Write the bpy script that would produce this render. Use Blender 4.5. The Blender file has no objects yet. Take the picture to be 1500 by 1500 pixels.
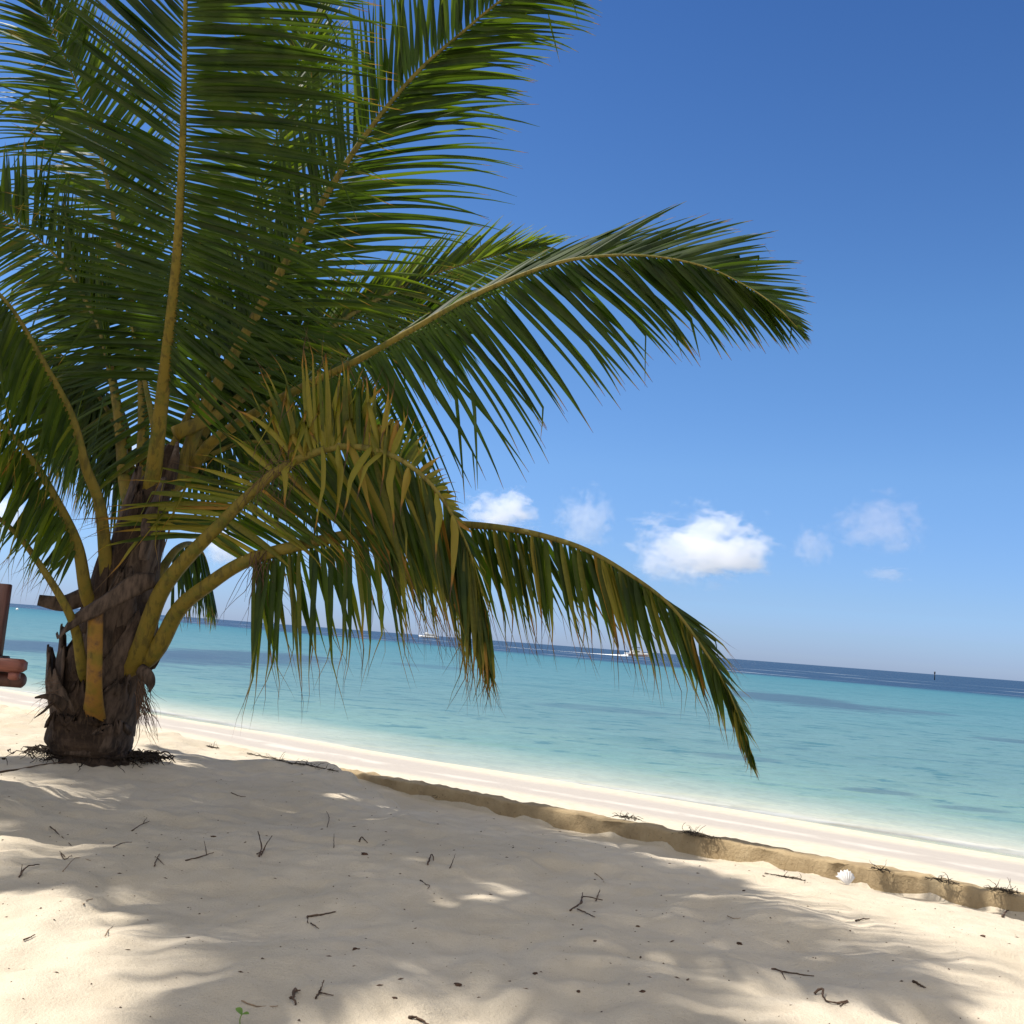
import bpy, math, random
import numpy as np
from mathutils import Vector, Matrix
random.seed(7); np.random.seed(7)
R = math.radians
C = bpy.context.scene
COL = C.collection

# ------------------------------------------------------------------ camera
H = 1.0
PITCH, ROLL, FPX = R(7.2), R(4.4), 1500.0
fw = Vector((0, math.cos(PITCH), math.sin(PITCH)))
u0 = Vector((0, -math.sin(PITCH), math.cos(PITCH))); r0 = Vector((1, 0, 0))
rt = r0*math.cos(ROLL) + u0*math.sin(ROLL)
up = -r0*math.sin(ROLL) + u0*math.cos(ROLL)
CAM = Vector((0, 0, H))
cd = bpy.data.cameras.new('camera'); cam = bpy.data.objects.new('camera', cd); COL.objects.link(cam)
cd.sensor_width = 36; cd.lens = 36*FPX/1500; cd.clip_start = .05; cd.clip_end = 30000
m = Matrix.Identity(4)
for i in range(3):
    m[i][0], m[i][1], m[i][2], m[i][3] = rt[i], up[i], -fw[i], CAM[i]
cam.matrix_world = m
C.camera = cam

def ray(px, py):
    return fw + rt*((px-750)/FPX) + up*((750-py)/FPX)
def at(px, py, D):                       # the point at that depth
    return CAM + ray(px, py)*D
def onplane(px, py, z):
    d = ray(px, py); return CAM + d*((z-H)/d.z)
def vdir(dx, dy, dz=0.0):                # a direction in space (right, down, away)
    return (rt*dx - up*dy + fw*dz).normalized()

# ------------------------------------------------------------------ noise and ground shape
def _h(ix, iy, s):
    n = (ix.astype(np.int64)*374761393 + iy.astype(np.int64)*668265263 + s*1274126177) & 0xFFFFFFFF
    n = ((n ^ (n >> 13))*1274126177) & 0xFFFFFFFF
    return ((n ^ (n >> 16)) & 0xFFFF)/65535.0
def vn(x, y, s=0):
    x = np.asarray(x, float); y = np.asarray(y, float)
    ix = np.floor(x); iy = np.floor(y); fx = x-ix; fy = y-iy
    fx = fx*fx*fx*(fx*(fx*6-15)+10); fy = fy*fy*fy*(fy*(fy*6-15)+10)
    a, b, c, d = _h(ix, iy, s), _h(ix+1, iy, s), _h(ix, iy+1, s), _h(ix+1, iy+1, s)
    return (a+(b-a)*fx + (c-a)*fy + (a-b-c+d)*fx*fy)*2-1
def sst(a, b, x):
    t = np.clip((np.asarray(x, float)-a)/(b-a), 0, 1); return t*t*(3-2*t)

WT = -0.05                               # top of the low wall
ZW = -1.0                                # sea level
pA, pB = onplane(500, 1128, WT), onplane(1480, 1309, WT)
ud = (pB-pA); ud.z = 0; ud.normalize()   # along the shore, to the right
nd = Vector((-ud.y, ud.x, 0))            # towards the sea
if nd.y < 0: nd = -nd
def uv(x, y):
    return (x-pA.x)*ud.x+(y-pA.y)*ud.y, (x-pA.x)*nd.x+(y-pA.y)*nd.y
def xy(u, v):
    return pA.x+ud.x*u+nd.x*v, pA.y+ud.y*u+nd.y*v
V_SHORE = 7.6
PB = onplane(142, 1112, 0.0)             # foot of the palm

def height(x, y):
    x = np.asarray(x, float); y = np.asarray(y, float)
    u, v = uv(x, y)
    fade = 1-sst(30, 60, np.hypot(x, y))
    land = (.050*vn(x*.7, y*.7, 1) + .030*vn(x*1.9+3, y*1.9, 2) + .013*vn(x*4.3, y*4.3, 3) + .010*vn(x*9, y*9, 4))*fade
    # foot-worn hollows
    h1 = vn(x*3.1+9, y*3.1+2, 8); land = land - .022*sst(.35, .8, h1)*fade
    r = np.hypot(x-PB.x, y-PB.y)
    land = land*(.35+.65*sst(.3, 1.2, r)) + .075*np.exp(-(r/.5)**2)
    edge = sst(-1.9, -.7, v)
    land = land*(1-.55*edge*sst(0, 1, u)) - .02 - .018*edge*sst(.2, 1.6, u)
    rightlow = sst(3.0, 4.1, u); land = land - .085*rightlow*sst(-1.15, -.05, v)
    land = land + (.006*vn(x*17, y*17, 13) + .0022*vn(x*33, y*33, 14))*fade
    # channel in front of the wall
    w = (.92*sst(-1.0, 1.8, u))*(1-.62*sst(2.9, 4.2, u))+.04 + .10*vn(u*1.3, u*0, 5) + .05*vn(u*3.7, u*0, 6)
    w = np.maximum(w, .05)
    dep = .132*sst(-1.1, 1.3, u)
    wob = w + .05*vn(u*9, v*0, 11)
    tr = sst(wob, wob*.78, -v)
    floor = -dep + .012*vn(x*7, y*7, 7) - .02
    land = land*(1-tr) + floor*tr
    crest = .035*np.exp(-((-v-w-.12)/.22)**2)*sst(.2, 1, u)
    land = land + crest*.12
    drop = sst(0.12, .75, v)
    beach = -.50 - (v-.5)*(abs(ZW)-.50)/(V_SHORE-.5) + .03*vn(x*.5, y*.5, 9)*sst(1, 2, v)*(1-sst(4, 6.5, v)) + .012*vn(u*.35, v*1.6, 10)*(1-sst(7, 9, v))
    sea = ZW - .085*(v-V_SHORE)
    beach = np.where(v > V_SHORE, np.maximum(sea, -7), beach)
    lv = np.where(v > 0, land*.3-.06, land)
    return lv*(1-drop) + beach*drop

def ground(px, py):
    d = ray(px, py); a, b = .8, 40.0
    for n in (400, 60, 60):
        t = np.linspace(a, b, n)
        hit = np.nonzero(H+d.z*t <= height(d.x*t, d.y*t))[0]
        k = int(hit[0]) if len(hit) else n-1
        k = max(1, k); a, b = t[k-1], t[k]
    return CAM + d*((a+b)/2)

# ------------------------------------------------------------------ helpers
def tag(o, label=None, cat=None, group=None, kind=None):
    if label: o['label'] = label
    if cat: o['category'] = cat
    if group: o['group'] = group
    if kind: o['kind'] = kind
    return o
def empty(name, loc):
    o = bpy.data.objects.new(name, None); o.location = loc; o.empty_display_size = .2; COL.objects.link(o); return o
class MB:
    def __init__(s): s.v = []; s.f = []; s.c = []
    def quadstrip(s, rings, closed=False, cols=None, cap=False):
        b = len(s.v); n = len(rings[0])
        for k, r in enumerate(rings):
            for p in r:
                s.v.append(tuple(p)); s.c.append(cols[k] if cols else (0, 0, 0))
        for k in range(len(rings)-1):
            for i in range(n if closed else n-1):
                j = (i+1) % n
                s.f.append((b+k*n+i, b+k*n+j, b+(k+1)*n+j, b+(k+1)*n+i))
        if cap:
            s.f.append(tuple(b+i for i in reversed(range(n))))
            s.f.append(tuple(b+(len(rings)-1)*n+i for i in range(n)))
    def tube(s, pts, rad, n=6, cols=None, side=None, flat=1.0, cap=True):
        pts = [Vector(p) for p in pts]; rings = []; prev = None
        for k, p in enumerate(pts):
            t = (pts[min(k+1, len(pts)-1)]-pts[max(k-1, 0)]).normalized()
            if side is not None: a = side[k] if isinstance(side, list) else side
            else: a = prev if prev is not None else (Vector((0, 0, 1)) if abs(t.z) < .8 else Vector((1, 0, 0)))
            a = (a - t*a.dot(t))
            if a.length < 1e-6: a = t.orthogonal()
            a.normalize(); prev = a; b = t.cross(a)
            rr = rad[k] if hasattr(rad, '__len__') else rad
            rings.append([p + a*(math.cos(2*math.pi*i/n)*rr) + b*(math.sin(2*math.pi*i/n)*rr*flat) for i in range(n)])
        s.quadstrip(rings, True, cols, cap)
    def box(s, c, sx, sy, sz, ax=None, bev=0.0):
        X, Y, Z = ax or (Vector((1, 0, 0)), Vector((0, 1, 0)), Vector((0, 0, 1))); c = Vector(c)
        bx = min(bev, sx*.4, sy*.4, sz*.4)
        rings = []
        lv = [(-sz/2, bx), (-sz/2+bx, 0), (sz/2-bx, 0), (sz/2, bx)] if bx else [(-sz/2, 0), (sz/2, 0)]
        for z, ins in lv:
            hx, hy = sx/2-ins, sy/2-ins
            if bx:
                pr = [(-hx+bx, -hy), (hx-bx, -hy), (hx, -hy+bx), (hx, hy-bx), (hx-bx, hy), (-hx+bx, hy), (-hx, hy-bx), (-hx, -hy+bx)]
            else: pr = [(-hx, -hy), (hx, -hy), (hx, hy), (-hx, hy)]
            rings.append([c+X*a+Y*b+Z*z for a, b in pr])
        s.quadstrip(rings, True, None, True)
    def build(s, name, mat, parent=None, smooth=True, attr=False):
        me = bpy.data.meshes.new(name)
        o = bpy.data.objects.new(name, me); COL.objects.link(o)
        vv = np.array(s.v, float)
        if parent is not None:
            o.parent = parent
            off = np.array(worldloc(parent))
        else:
            off = vv.mean(0); off[2] = vv[:, 2].min()
            o.location = off
        me.from_pydata((vv-off).tolist(), [], s.f)
        if attr:
            a = me.attributes.new('leafdata', 'FLOAT_COLOR', 'POINT')
            a.data.foreach_set('color', np.hstack([np.array(s.c, np.float32), np.ones((len(s.c), 1), np.float32)]).ravel())
        if smooth: me.polygons.foreach_set('use_smooth', [True]*len(me.polygons))
        me.materials.append(mat); me.update()
        return o
def worldloc(o):
    p = Vector((0, 0, 0))
    while o is not None: p = p + o.location; o = o.parent
    return p
def spline(pts, n):                      # Catmull-Rom, evenly resampled
    P = [Vector(p) for p in pts]; P = [P[0]*2-P[1]] + P + [P[-1]*2-P[-2]]
    out = []
    for i in range(1, len(P)-2):
        for k in range(24):
            t = k/24; a, b, c, d = P[i-1:i+3]
            out.append(.5*((2*b)+(c-a)*t+(2*a-5*b+4*c-d)*t*t+(3*b-a-3*c+d)*t**3))
    out.append(P[-2])
    L = [0]
    for a, b in zip(out, out[1:]): L.append(L[-1]+(b-a).length)
    res = []; j = 0
    for k in range(n+1):
        s = L[-1]*k/n
        while j < len(L)-2 and L[j+1] < s: j += 1
        f = (s-L[j])/max(1e-9, L[j+1]-L[j]); res.append(out[j].lerp(out[j+1], min(1, max(0, f))))
    return res, L[-1]

# ------------------------------------------------------------------ materials
def mat(name):
    m = bpy.data.materials.new(name); m.use_nodes = True
    nt = m.node_tree; nt.nodes.clear()
    out = nt.nodes.new('ShaderNodeOutputMaterial')
    return m, nt, out
class G:
    def __init__(s, nt): s.nt = nt
    def n(s, t, **k):
        x = s.nt.nodes.new(t)
        for a, b in k.items(): setattr(x, a, b)
        return x
    def l(s, a, b): s.nt.links.new(a, b)
    def val(s, sock, v):
        if hasattr(v, 'is_output') or isinstance(v, bpy.types.NodeSocket): s.l(v, sock)
        else: sock.default_value = v
    def math(s, op, a, b=None, c=None, clamp=False):
        x = s.n('ShaderNodeMath', operation=op, use_clamp=clamp)
        s.val(x.inputs[0], a)
        if b is not None: s.val(x.inputs[1], b)
        if c is not None: s.val(x.inputs[2], c)
        return x.outputs[0]
    def mix(s, f, a, b, mode='MIX'):
        x = s.n('ShaderNodeMix', data_type='RGBA', blend_type=mode)
        s.val(x.inputs[0], f)
        s.val(x.inputs[6], a if isinstance(a, bpy.types.NodeSocket) else (*a, 1))
        s.val(x.inputs[7], b if isinstance(b, bpy.types.NodeSocket) else (*b, 1))
        return x.outputs[2]
    def noise(s, vec, scale, detail=3, rough=.55, out=0, dist=0.0):
        x = s.n('ShaderNodeTexNoise'); x.inputs['Scale'].default_value = scale
        x.inputs['Detail'].default_value = detail; x.inputs['Roughness'].default_value = rough
        x.inputs['Distortion'].default_value = dist
        if vec is not None: s.l(vec, x.inputs['Vector'])
        return x.outputs[out]
    def sm(s, v, a, b, c=0.0, d=1.0):
        x = s.n('ShaderNodeMapRange', interpolation_type='SMOOTHSTEP')
        s.val(x.inputs[0], v)
        for i, q in enumerate((a, b, c, d)): s.val(x.inputs[i+1], q)
        return x.outputs[0]
    def ramp(s, v, stops):
        x = s.n('ShaderNodeValToRGB'); e = x.color_ramp.elements
        while len(e) < len(stops): e.new(.5)
        for k, (p, c) in enumerate(stops): e[k].position = p; e[k].color = (*c, 1)
        s.val(x.inputs[0], v); return x.outputs[0]
    def bump(s, hgt, strength=.3, dist=.02, normal=None):
        x = s.n('ShaderNodeBump'); x.inputs['Strength'].default_value = strength; x.inputs['Distance'].default_value = dist
        s.l(hgt, x.inputs['Height'])
        if normal: s.l(normal, x.inputs['Normal'])
        return x.outputs[0]
    def pos(s): return s.n('ShaderNodeNewGeometry').outputs['Position']
    def scale(s, vec, sc, rotz=0.0):
        x = s.n('ShaderNodeMapping'); x.inputs['Scale'].default_value = sc; x.inputs['Rotation'].default_value = (0, 0, rotz)
        s.l(vec, x.inputs['Vector']); return x.outputs[0]
    def principled(s, color, rough=.7, spec=.3, normal=None, **k):
        x = s.n('ShaderNodeBsdfPrincipled')
        s.val(x.inputs['Base Color'], color if isinstance(color, bpy.types.NodeSocket) else (*color, 1))
        s.val(x.inputs['Roughness'], rough); s.val(x.inputs['Specular IOR Level'], spec)
        if normal: s.l(normal, x.inputs['Normal'])
        for a, b in k.items(): s.val(x.inputs[a.replace('_', ' ')], b)
        return x.outputs[0]

def m_simple(name, color, rough=.6, spec=.3, var=.25, scale=12, bump=.2, stretch=(1, 1, 1)):
    m, nt, out = mat(name); g = G(nt)
    tc = g.n('ShaderNodeTexCoord').outputs['Object']
    v = g.scale(tc, stretch)
    n = g.noise(v, scale, 4, .6)
    dark = tuple(c*(1-var) for c in color); light = tuple(min(1, c*(1+var)) for c in color)
    c = g.mix(g.sm(n, .3, .7), dark, light)
    g.l(g.principled(c, rough, spec, g.bump(n, bump, .01)), out.inputs[0])
    return m

def m_leaf():
    m, nt, out = mat('palm_leaflet'); g = G(nt)
    a = g.n('ShaderNodeAttribute', attribute_name='leafdata')
    sp = g.n('ShaderNodeSeparateColor'); g.l(a.outputs['Color'], sp.inputs[0])
    dry, s_, rnd = sp.outputs
    p = g.pos()
    n1 = g.noise(g.scale(p, (7, 7, 7)), 1.0, 3, .6)
    n2 = g.noise(p, 60, 2, .5)
    green = g.mix(rnd, (.0045, .017, .002), (.026, .050, .005))
    green = g.mix(g.sm(n1, .35, .75), green, g.mix(.55, green, (.058, .088, .011)))
    d = g.math('ADD', dry, g.math('MULTIPLY', g.math('SUBTRACT', n2, .5), .12))
    col = g.mix(g.sm(d, .18, .5), green, (.22, .19, .022))
    col = g.mix(g.sm(d, .5, .72), col, (.30, .15, .025))
    col = g.mix(g.sm(d, .72, .95), col, (.075, .045, .03))
    tr = g.mix(.68, col, g.mix(g.sm(d, .3, .7), (.125, .22, .006), (.30, .17, .012)))
    tr = g.mix(g.sm(rnd, .55, 1.0, 0, .85), tr, (.34, .46, .014))
    nb = g.bump(g.noise(g.scale(p, (1, 1, 1)), 300, 1, .5), .05, .002)
    pr = g.principled(col, g.math('ADD', .42, g.math('MULTIPLY', n1, .2)), .24, nb)
    t = g.n('ShaderNodeBsdfTranslucent'); g.l(tr, t.inputs[0])
    mx = g.n('ShaderNodeMixShader'); mx.inputs[0].default_value = .34
    g.l(pr, mx.inputs[1]); g.l(t.outputs[0], mx.inputs[2]); g.l(mx.outputs[0], out.inputs[0])
    return m
def m_rachis():
    m, nt, out = mat('palm_petiole'); g = G(nt)
    a = g.n('ShaderNodeAttribute', attribute_name='leafdata')
    sp = g.n('ShaderNodeSeparateColor'); g.l(a.outputs['Color'], sp.inputs[0])
    dry, t_, rnd = sp.outputs
    p = g.pos()
    n = g.noise(p, 9, 4, .65); n2 = g.noise(p, 45, 3, .6)
    c = g.mix(t_, (.165, .115, .014), (.155, .125, .024))
    c = g.mix(g.sm(n, .45, .75), c, (.080, .088, .013))
    d = g.math('ADD', dry, g.math('MULTIPLY', g.math('SUBTRACT', n, .5), .9))
    stx = g.noise(g.scale(p, (28, 28, 5)), 1, 3, .6)
    c = g.mix(g.sm(stx, .48, .66, 0, .7), c, (.062, .050, .012))
    c = g.mix(g.sm(d, .28, .60), c, (.25, .125, .022))
    c = g.mix(g.sm(g.math('ADD', d, g.math('MULTIPLY', n2, .3)), .62, .95), c, (.075, .045, .028))
    c = g.mix(g.sm(n2, .66, .80, 0, .6), c, (.06, .04, .02))
    g.l(g.principled(c, .62, .2, g.bump(g.math('ADD', n2, stx), .35, .008)), out.inputs[0])
    return m
def m_trunk():
    m, nt, out = mat('palm_trunk_fibre'); g = G(nt)
    p = g.pos()
    n = g.noise(p, 6, 5, .65, dist=.6); f = g.noise(g.scale(p, (60, 60, 7)), 1, 4, .65)
    rg = g.noise(g.scale(p, (3, 3, 38)), 1, 3, .5)
    c = g.ramp(n, [(.28, (.013, .009, .007)), (.5, (.034, .022, .016)), (.70, (.075, .050, .035)), (.9, (.16, .12, .09))])
    c = g.mix(g.sm(f, .45, .7, 0, .6), c, (.085, .058, .038))
    c = g.mix(g.sm(rg, .55, .75, 0, .35), c, (.04, .028, .022))
    h = g.math('ADD', g.math('MULTIPLY', f, .8), g.math('MULTIPLY', rg, .6))
    g.l(g.principled(c, .85, .15, g.bump(h, .7, .02)), out.inputs[0])
    return m
def m_sand():
    m, nt, out = mat('coral_sand'); g = G(nt)
    p = g.pos()
    dot = g.n('ShaderNodeVectorMath', operation='DOT_PRODUCT'); g.l(p, dot.inputs[0]); dot.inputs[1].default_value = nd
    wv = g.math('SUBTRACT', dot.outputs['Value'], pA.dot(nd))
    dou = g.n('ShaderNodeVectorMath', operation='DOT_PRODUCT'); g.l(p, dou.inputs[0]); dou.inputs[1].default_value = ud
    wob = g.noise(g.scale(p, (.25, .25, .25)), 1, 2, .5)
    v = g.math('ADD', wv, g.math('MULTIPLY', g.math('SUBTRACT', wob, .5), 1.4))
    big = g.noise(p, 1.1, 4, .6); mid = g.noise(p, 9, 4, .6); grain = g.noise(p, 340, 3, .8); gr2 = g.noise(p, 90, 3, .7)
    c = g.mix(g.sm(big, .3, .7), (.50, .43, .325), (.58, .505, .395))
    c = g.mix(g.sm(mid, .35, .75, 0, .35), c, (.44, .365, .27))
    c = g.mix(g.sm(grain, .56, .70, 0, .5), c, (.27, .21, .15))
    c = g.mix(g.sm(gr2, .60, .74, 0, .35), c, (.34, .27, .19))
    c = g.mix(g.sm(grain, .30, .42, .5, 0), c, (.72, .65, .54))
    # beach below the wall: cleaner, whiter sand, a wet band, drift lines
    be = g.sm(wv, .3, 1.0)
    c = g.mix(be, c, g.mix(g.sm(mid, .3, .7), (.50, .445, .345), (.58, .52, .41)))
    wet = g.math('MULTIPLY', g.sm(v, 4.5, 5.1), g.sm(v, 6.5, 7.3, 1, 0))
    c = g.mix(g.math('MULTIPLY', wet, .75), c, (.36, .325, .305))
    ln = g.noise(g.scale(p, (1.2, 1.2, 1)), 1, 4, .6)
    d1 = g.math('ABSOLUTE', g.math('SUBTRACT', g.math('ADD', v, g.math('MULTIPLY', ln, .8)), 3.4))
    c = g.mix(g.math('MULTIPLY', g.sm(d1, .05, .22, 1, 0), g.sm(gr2, .5, .62, 0, .8)), c, (.20, .15, .10))
    d2 = g.math('ABSOLUTE', g.math('SUBTRACT', g.math('ADD', v, g.math('MULTIPLY', ln, .5)), 5.9))
    c = g.mix(g.math('MULTIPLY', g.sm(d2, .03, .3, .4, 0), g.sm(ln, .4, .6)), c, (.72, .68, .6))
    h = g.math('ADD', g.math('MULTIPLY', grain, .35), g.math('ADD', g.math('MULTIPLY', gr2, .9), g.math('MULTIPLY', mid, 1.6)))
    g.l(g.principled(c, .95, .1, g.bump(h, .6, .014)), out.inputs[0])
    return m
def m_water():
    m, nt, out = mat('lagoon_water'); g = G(nt)
    p = g.pos()
    def dotv(vec, off):
        d = g.n('ShaderNodeVectorMath', operation='DOT_PRODUCT'); g.l(p, d.inputs[0]); d.inputs[1].default_value = vec
        return g.math('SUBTRACT', d.outputs['Value'], off)
    wv = dotv(nd, pA.dot(nd))
    # edge of the reef: deep water beyond it
    e0, e1 = onplane(300, 915, ZW), onplane(1300, 1006, ZW)
    ed = (e1-e0); ed.z = 0; ed.normalize(); en = Vector((-ed.y, ed.x, 0)); en = en if en.y > 0 else -en
    dv = dotv(en, e0.dot(en))
    rot = -math.atan2(ed.y, ed.x)
    ps = g.scale(p, (.004, .02, 1), rot)
    nbig = g.noise(ps, 1, 4, .6)
    dv = g.math('ADD', dv, g.math('MULTIPLY', g.math('SUBTRACT', nbig, .5), 50))
    n1 = g.noise(g.scale(p, (.05, .12, 1), -math.atan2(ud.y, ud.x)), 1, 4, .6)
    n2 = g.noise(g.scale(p, (.4, .55, 1), rot), 1, 4, .65)
    vv = g.math('ADD', wv, g.math('MULTIPLY', g.math('SUBTRACT', n1, .5), 3))
    f = g.math('DIVIDE', g.math('SUBTRACT', vv, V_SHORE), 200.0, clamp=True)
    c = g.ramp(f, [(0, (.46, .44, .36)), (.005, (.33, .37, .31)), (.016, (.145, .245, .225)), (.05, (.098, .186, .196)), (.2, (.074, .172, .200)), (.6, (.038, .142, .180)), (1, (.02, .105, .15))])
    c = g.mix(g.sm(n1, .45, .8, 0, .35), c, (.035, .14, .165))
    c = g.mix(g.math('MULTIPLY', g.sm(n2, .54, .74, 0, .6), g.sm(vv, V_SHORE+2, V_SHORE+9)), c, (.022, .085, .115))
    n3 = g.noise(g.scale(p, (.10, .17, 1), rot), 1, 4, .65)
    c = g.mix(g.math('MULTIPLY', g.sm(n3, .52, .75, 0, .5), g.sm(vv, V_SHORE+2, V_SHORE+9)), c, (.03, .11, .14))
    n4 = g.noise(g.scale(p, (.8, 1.3, 1), .2), 1, 4, .7)
    c = g.mix(g.math('MULTIPLY', g.sm(n4, .54, .64, 0, .75), g.sm(vv, V_SHORE+1.5, V_SHORE+5)), c, (.035, .115, .14))
    c = g.mix(g.math('MULTIPLY', g.sm(n4, .46, .32, 0, .25), g.sm(vv, V_SHORE+1.5, V_SHORE+5)), c, (.115, .25, .25))
    # dark reef patches
    rn = g.noise(g.scale(p, (.22, .5, 1)), 1, 5, .65)
    def patch(px, py, ru, rv, s):
        q = onplane(px, py, ZW)
        a = g.math('DIVIDE', dotv(Vector((1, 0, 0)), q.x), ru); b = g.math('DIVIDE', dotv(Vector((0, 1, 0)), q.y), rv)
        r = g.math('SQRT', g.math('ADD', g.math('MULTIPLY', a, a), g.math('MULTIPLY', b, b)))
        r = g.math('ADD', r, g.math('MULTIPLY', g.math('SUBTRACT', rn, .5), 1.5))
        return g.sm(r, .55, 1.0, s, 0)
    for q in ((340, 962, 6.5, 19, .85), (25, 945, 9, 10, .85), (160, 953, 7, 9, .7), (1165, 1025, 5.0, 12.0, .8), (1330, 1041, 2.6, 4.0, .5), (1480, 1085, 1.6, 1.6, .5), (640, 977, 4, 5, .4), (1290, 1160, .9, .5, .5), (1080, 1110, 1.5, .8, .4), (900, 1040, 3, 2, .35), (1420, 1185, .8, .35, .45)):
        c = g.mix(patch(*q), c, (.040, .075, .115))
    deep = g.sm(dv, -14, 16)
    c = g.mix(deep, c, g.mix(g.sm(n2, .4, .7), (.011, .036, .082), (.017, .050, .100)))
    # surf lines on the reef edge
    fo = None
    fn = g.noise(g.scale(p, (.01, .05, 1), rot), 1, 5, .7)
    for off, wd in ((22, 1.8), (70, 4), (130, 6)):
        dd = g.math('ABSOLUTE', g.math('SUBTRACT', dv, off))
        k = g.math('MULTIPLY', g.sm(dd, wd*.4, wd, .55, 0), g.sm(fn, .45, .62))
        fo = k if fo is None else g.math('MAXIMUM', fo, k)
    c = g.mix(fo, c, (.55, .6, .62))
    fl = g.math('ABSOLUTE', g.math('SUBTRACT', vv, V_SHORE+.1))
    c = g.mix(g.math('MULTIPLY', g.sm(fl, .05, .35, .7, 0), g.sm(n4, .4, .55)), c, (.62, .62, .58))
    # ripples: long-crested, towards the shore
    w1 = g.noise(g.scale(p, (1.6, 2.6, 1), -math.atan2(ud.y, ud.x)), 1, 3, .55)
    w2 = g.noise(g.scale(p, (.3, .5, 1), -math.atan2(ud.y, ud.x)), 1, 3, .5)
    nb = g.bump(g.math('ADD', w1, g.math('MULTIPLY', w2, 2.5)), .8, .14)
    pr = g.n('ShaderNodeBsdfDiffuse'); g.l(c, pr.inputs[0]); g.l(nb, pr.inputs['Normal'])
    gl = g.n('ShaderNodeBsdfGlossy'); gl.inputs['Roughness'].default_value = .22; g.l(nb, gl.inputs['Normal'])
    fr = g.n('ShaderNodeFresnel'); fr.inputs[0].default_value = 1.33; g.l(nb, fr.inputs['Normal'])
    fac = g.math('MINIMUM', g.math('MULTIPLY', fr.outputs[0], .55), .22)
    body = g.n('ShaderNodeMixShader')
    tr = g.n('ShaderNodeBsdfTransparent'); tr.inputs[0].default_value = (.86, .97, .96, 1)
    op = g.sm(vv, V_SHORE-.5, V_SHORE+.5)
    g.l(op, body.inputs[0]); g.l(tr.outputs[0], body.inputs[1]); g.l(pr.outputs[0], body.inputs[2])
    mx = g.n('ShaderNodeMixShader'); g.l(fac, mx.inputs[0]); g.l(body.outputs[0], mx.inputs[1]); g.l(gl.outputs[0], mx.inputs[2])
    g.l(mx.outputs[0], out.inputs[0])
    return m
def m_cloud(dens, scale, seed, tone=(.60, .61, .67)):
    m, nt, out = mat('cloud_vapour'); g = G(nt)
    tc = g.n('ShaderNodeTexCoord').outputs['Object']
    mp = g.n('ShaderNodeMapping'); mp.inputs['Location'].default_value = (seed*7.3, seed*3.1, seed*1.7); g.l(tc, mp.inputs[0])
    ln = g.n('ShaderNodeVectorMath', operation='LENGTH'); g.l(tc, ln.inputs[0])
    n = g.noise(mp.outputs[0], scale*1.1, 6, .64, dist=.3)
    sx = g.n('ShaderNodeSeparateXYZ'); g.l(tc, sx.inputs[0])
    base = g.sm(sx.outputs[2], -.85, -.45)
    s = g.math('SUBTRACT', g.math('ADD', g.math('MULTIPLY', g.math('SUBTRACT', n, .5), 2.6), .66), ln.outputs['Value'])
    d = g.math('MULTIPLY', g.math('MULTIPLY', g.sm(s, 0, .3), base), dens*.46)
    vs = g.n('ShaderNodeVolumeScatter'); vs.inputs['Color'].default_value = (*tone, 1); vs.inputs['Anisotropy'].default_value = .3
    g.l(d, vs.inputs['Density']); g.l(vs.outputs[0], out.inputs['Volume'])
    return m

M = dict(leaf=m_leaf(), rachis=m_rachis(), trunk=m_trunk(), sand=m_sand(), water=m_water(),
    dead=m_simple('dead_leaf_base', (.066, .046, .034), .8, .2, .6, 7, .6, (4, 4, 1)),
    fibre=m_simple('palm_fibre', (.10, .062, .04), .9, .1, .4, 20, .1),
    root=m_simple('dark_root', (.030, .022, .017), .9, .1, .4, 20, .2),
    twig=m_simple('dry_twig', (.085, .055, .038), .85, .15, .5, 40, .3),
    pale=m_simple('bleached_twig', (.24, .17, .11), .85, .15, .35, 40, .3),
    weed=m_simple('dry_seaweed', (.046, .034, .023), .8, .2, .5, 30, .3),
    bark=m_simple('brown_bark_chip', (.075, .042, .027), .8, .2, .4, 60, .3),
    shell=m_simple('white_shell', (.62, .60, .58), .5, .35, .08, 25, .1),
    sprout=m_simple('seedling_leaf', (.13, .22, .03), .5, .4, .25, 20, .1),
    wood=m_simple('dark_stained_wood', (.060, .023, .016), .55, .35, .35, 6, .2, (6, 6, 1)),
    redwood=m_simple('red_brown_wood', (.15, .050, .034), .5, .35, .3, 6, .2, (1, 6, 6)),
    iron=m_simple('black_metal', (.012, .012, .013), .5, .4, .2, 20, .1),
    white=m_simple('white_gelcoat', (.80, .80, .78), .35, .5, .04, 3, .02),
    glass=m_simple('dark_cabin_glass', (.03, .04, .05), .15, .6, .2, 3, .02),
    navy=m_simple('navy_paint', (.02, .03, .06), .4, .4, .2, 3, .02),
    red=m_simple('red_stripe_paint', (.35, .08, .05), .4, .4, .1, 3, .02),
    foam=m_simple('white_wake_foam', (.70, .74, .76), .9, .1, .15, 1.5, .2),
)
def m_wall():
    m, nt, out = mat('weathered_wall'); g = G(nt)
    p = g.pos(); n = g.noise(p, 5, 5, .65); f = g.noise(g.scale(p, (40, 40, 9)), 1, 4, .7); sp = g.noise(p, 55, 3, .6)
    c = g.ramp(n, [(.3, (.27, .20, .115)), (.55, (.35, .265, .155)), (.8, (.42, .335, .21))])
    c = g.mix(g.sm(f, .5, .72, 0, .4), c, (.28, .20, .11))
    c = g.mix(g.sm(sp, .64, .74, 0, .7), c, (.12, .09, .06))
    g.l(g.principled(c, .95, .1, g.bump(g.math('ADD', f, sp), .5, .012)), out.inputs[0]); return m
M['wall'] = m_wall()

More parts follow.
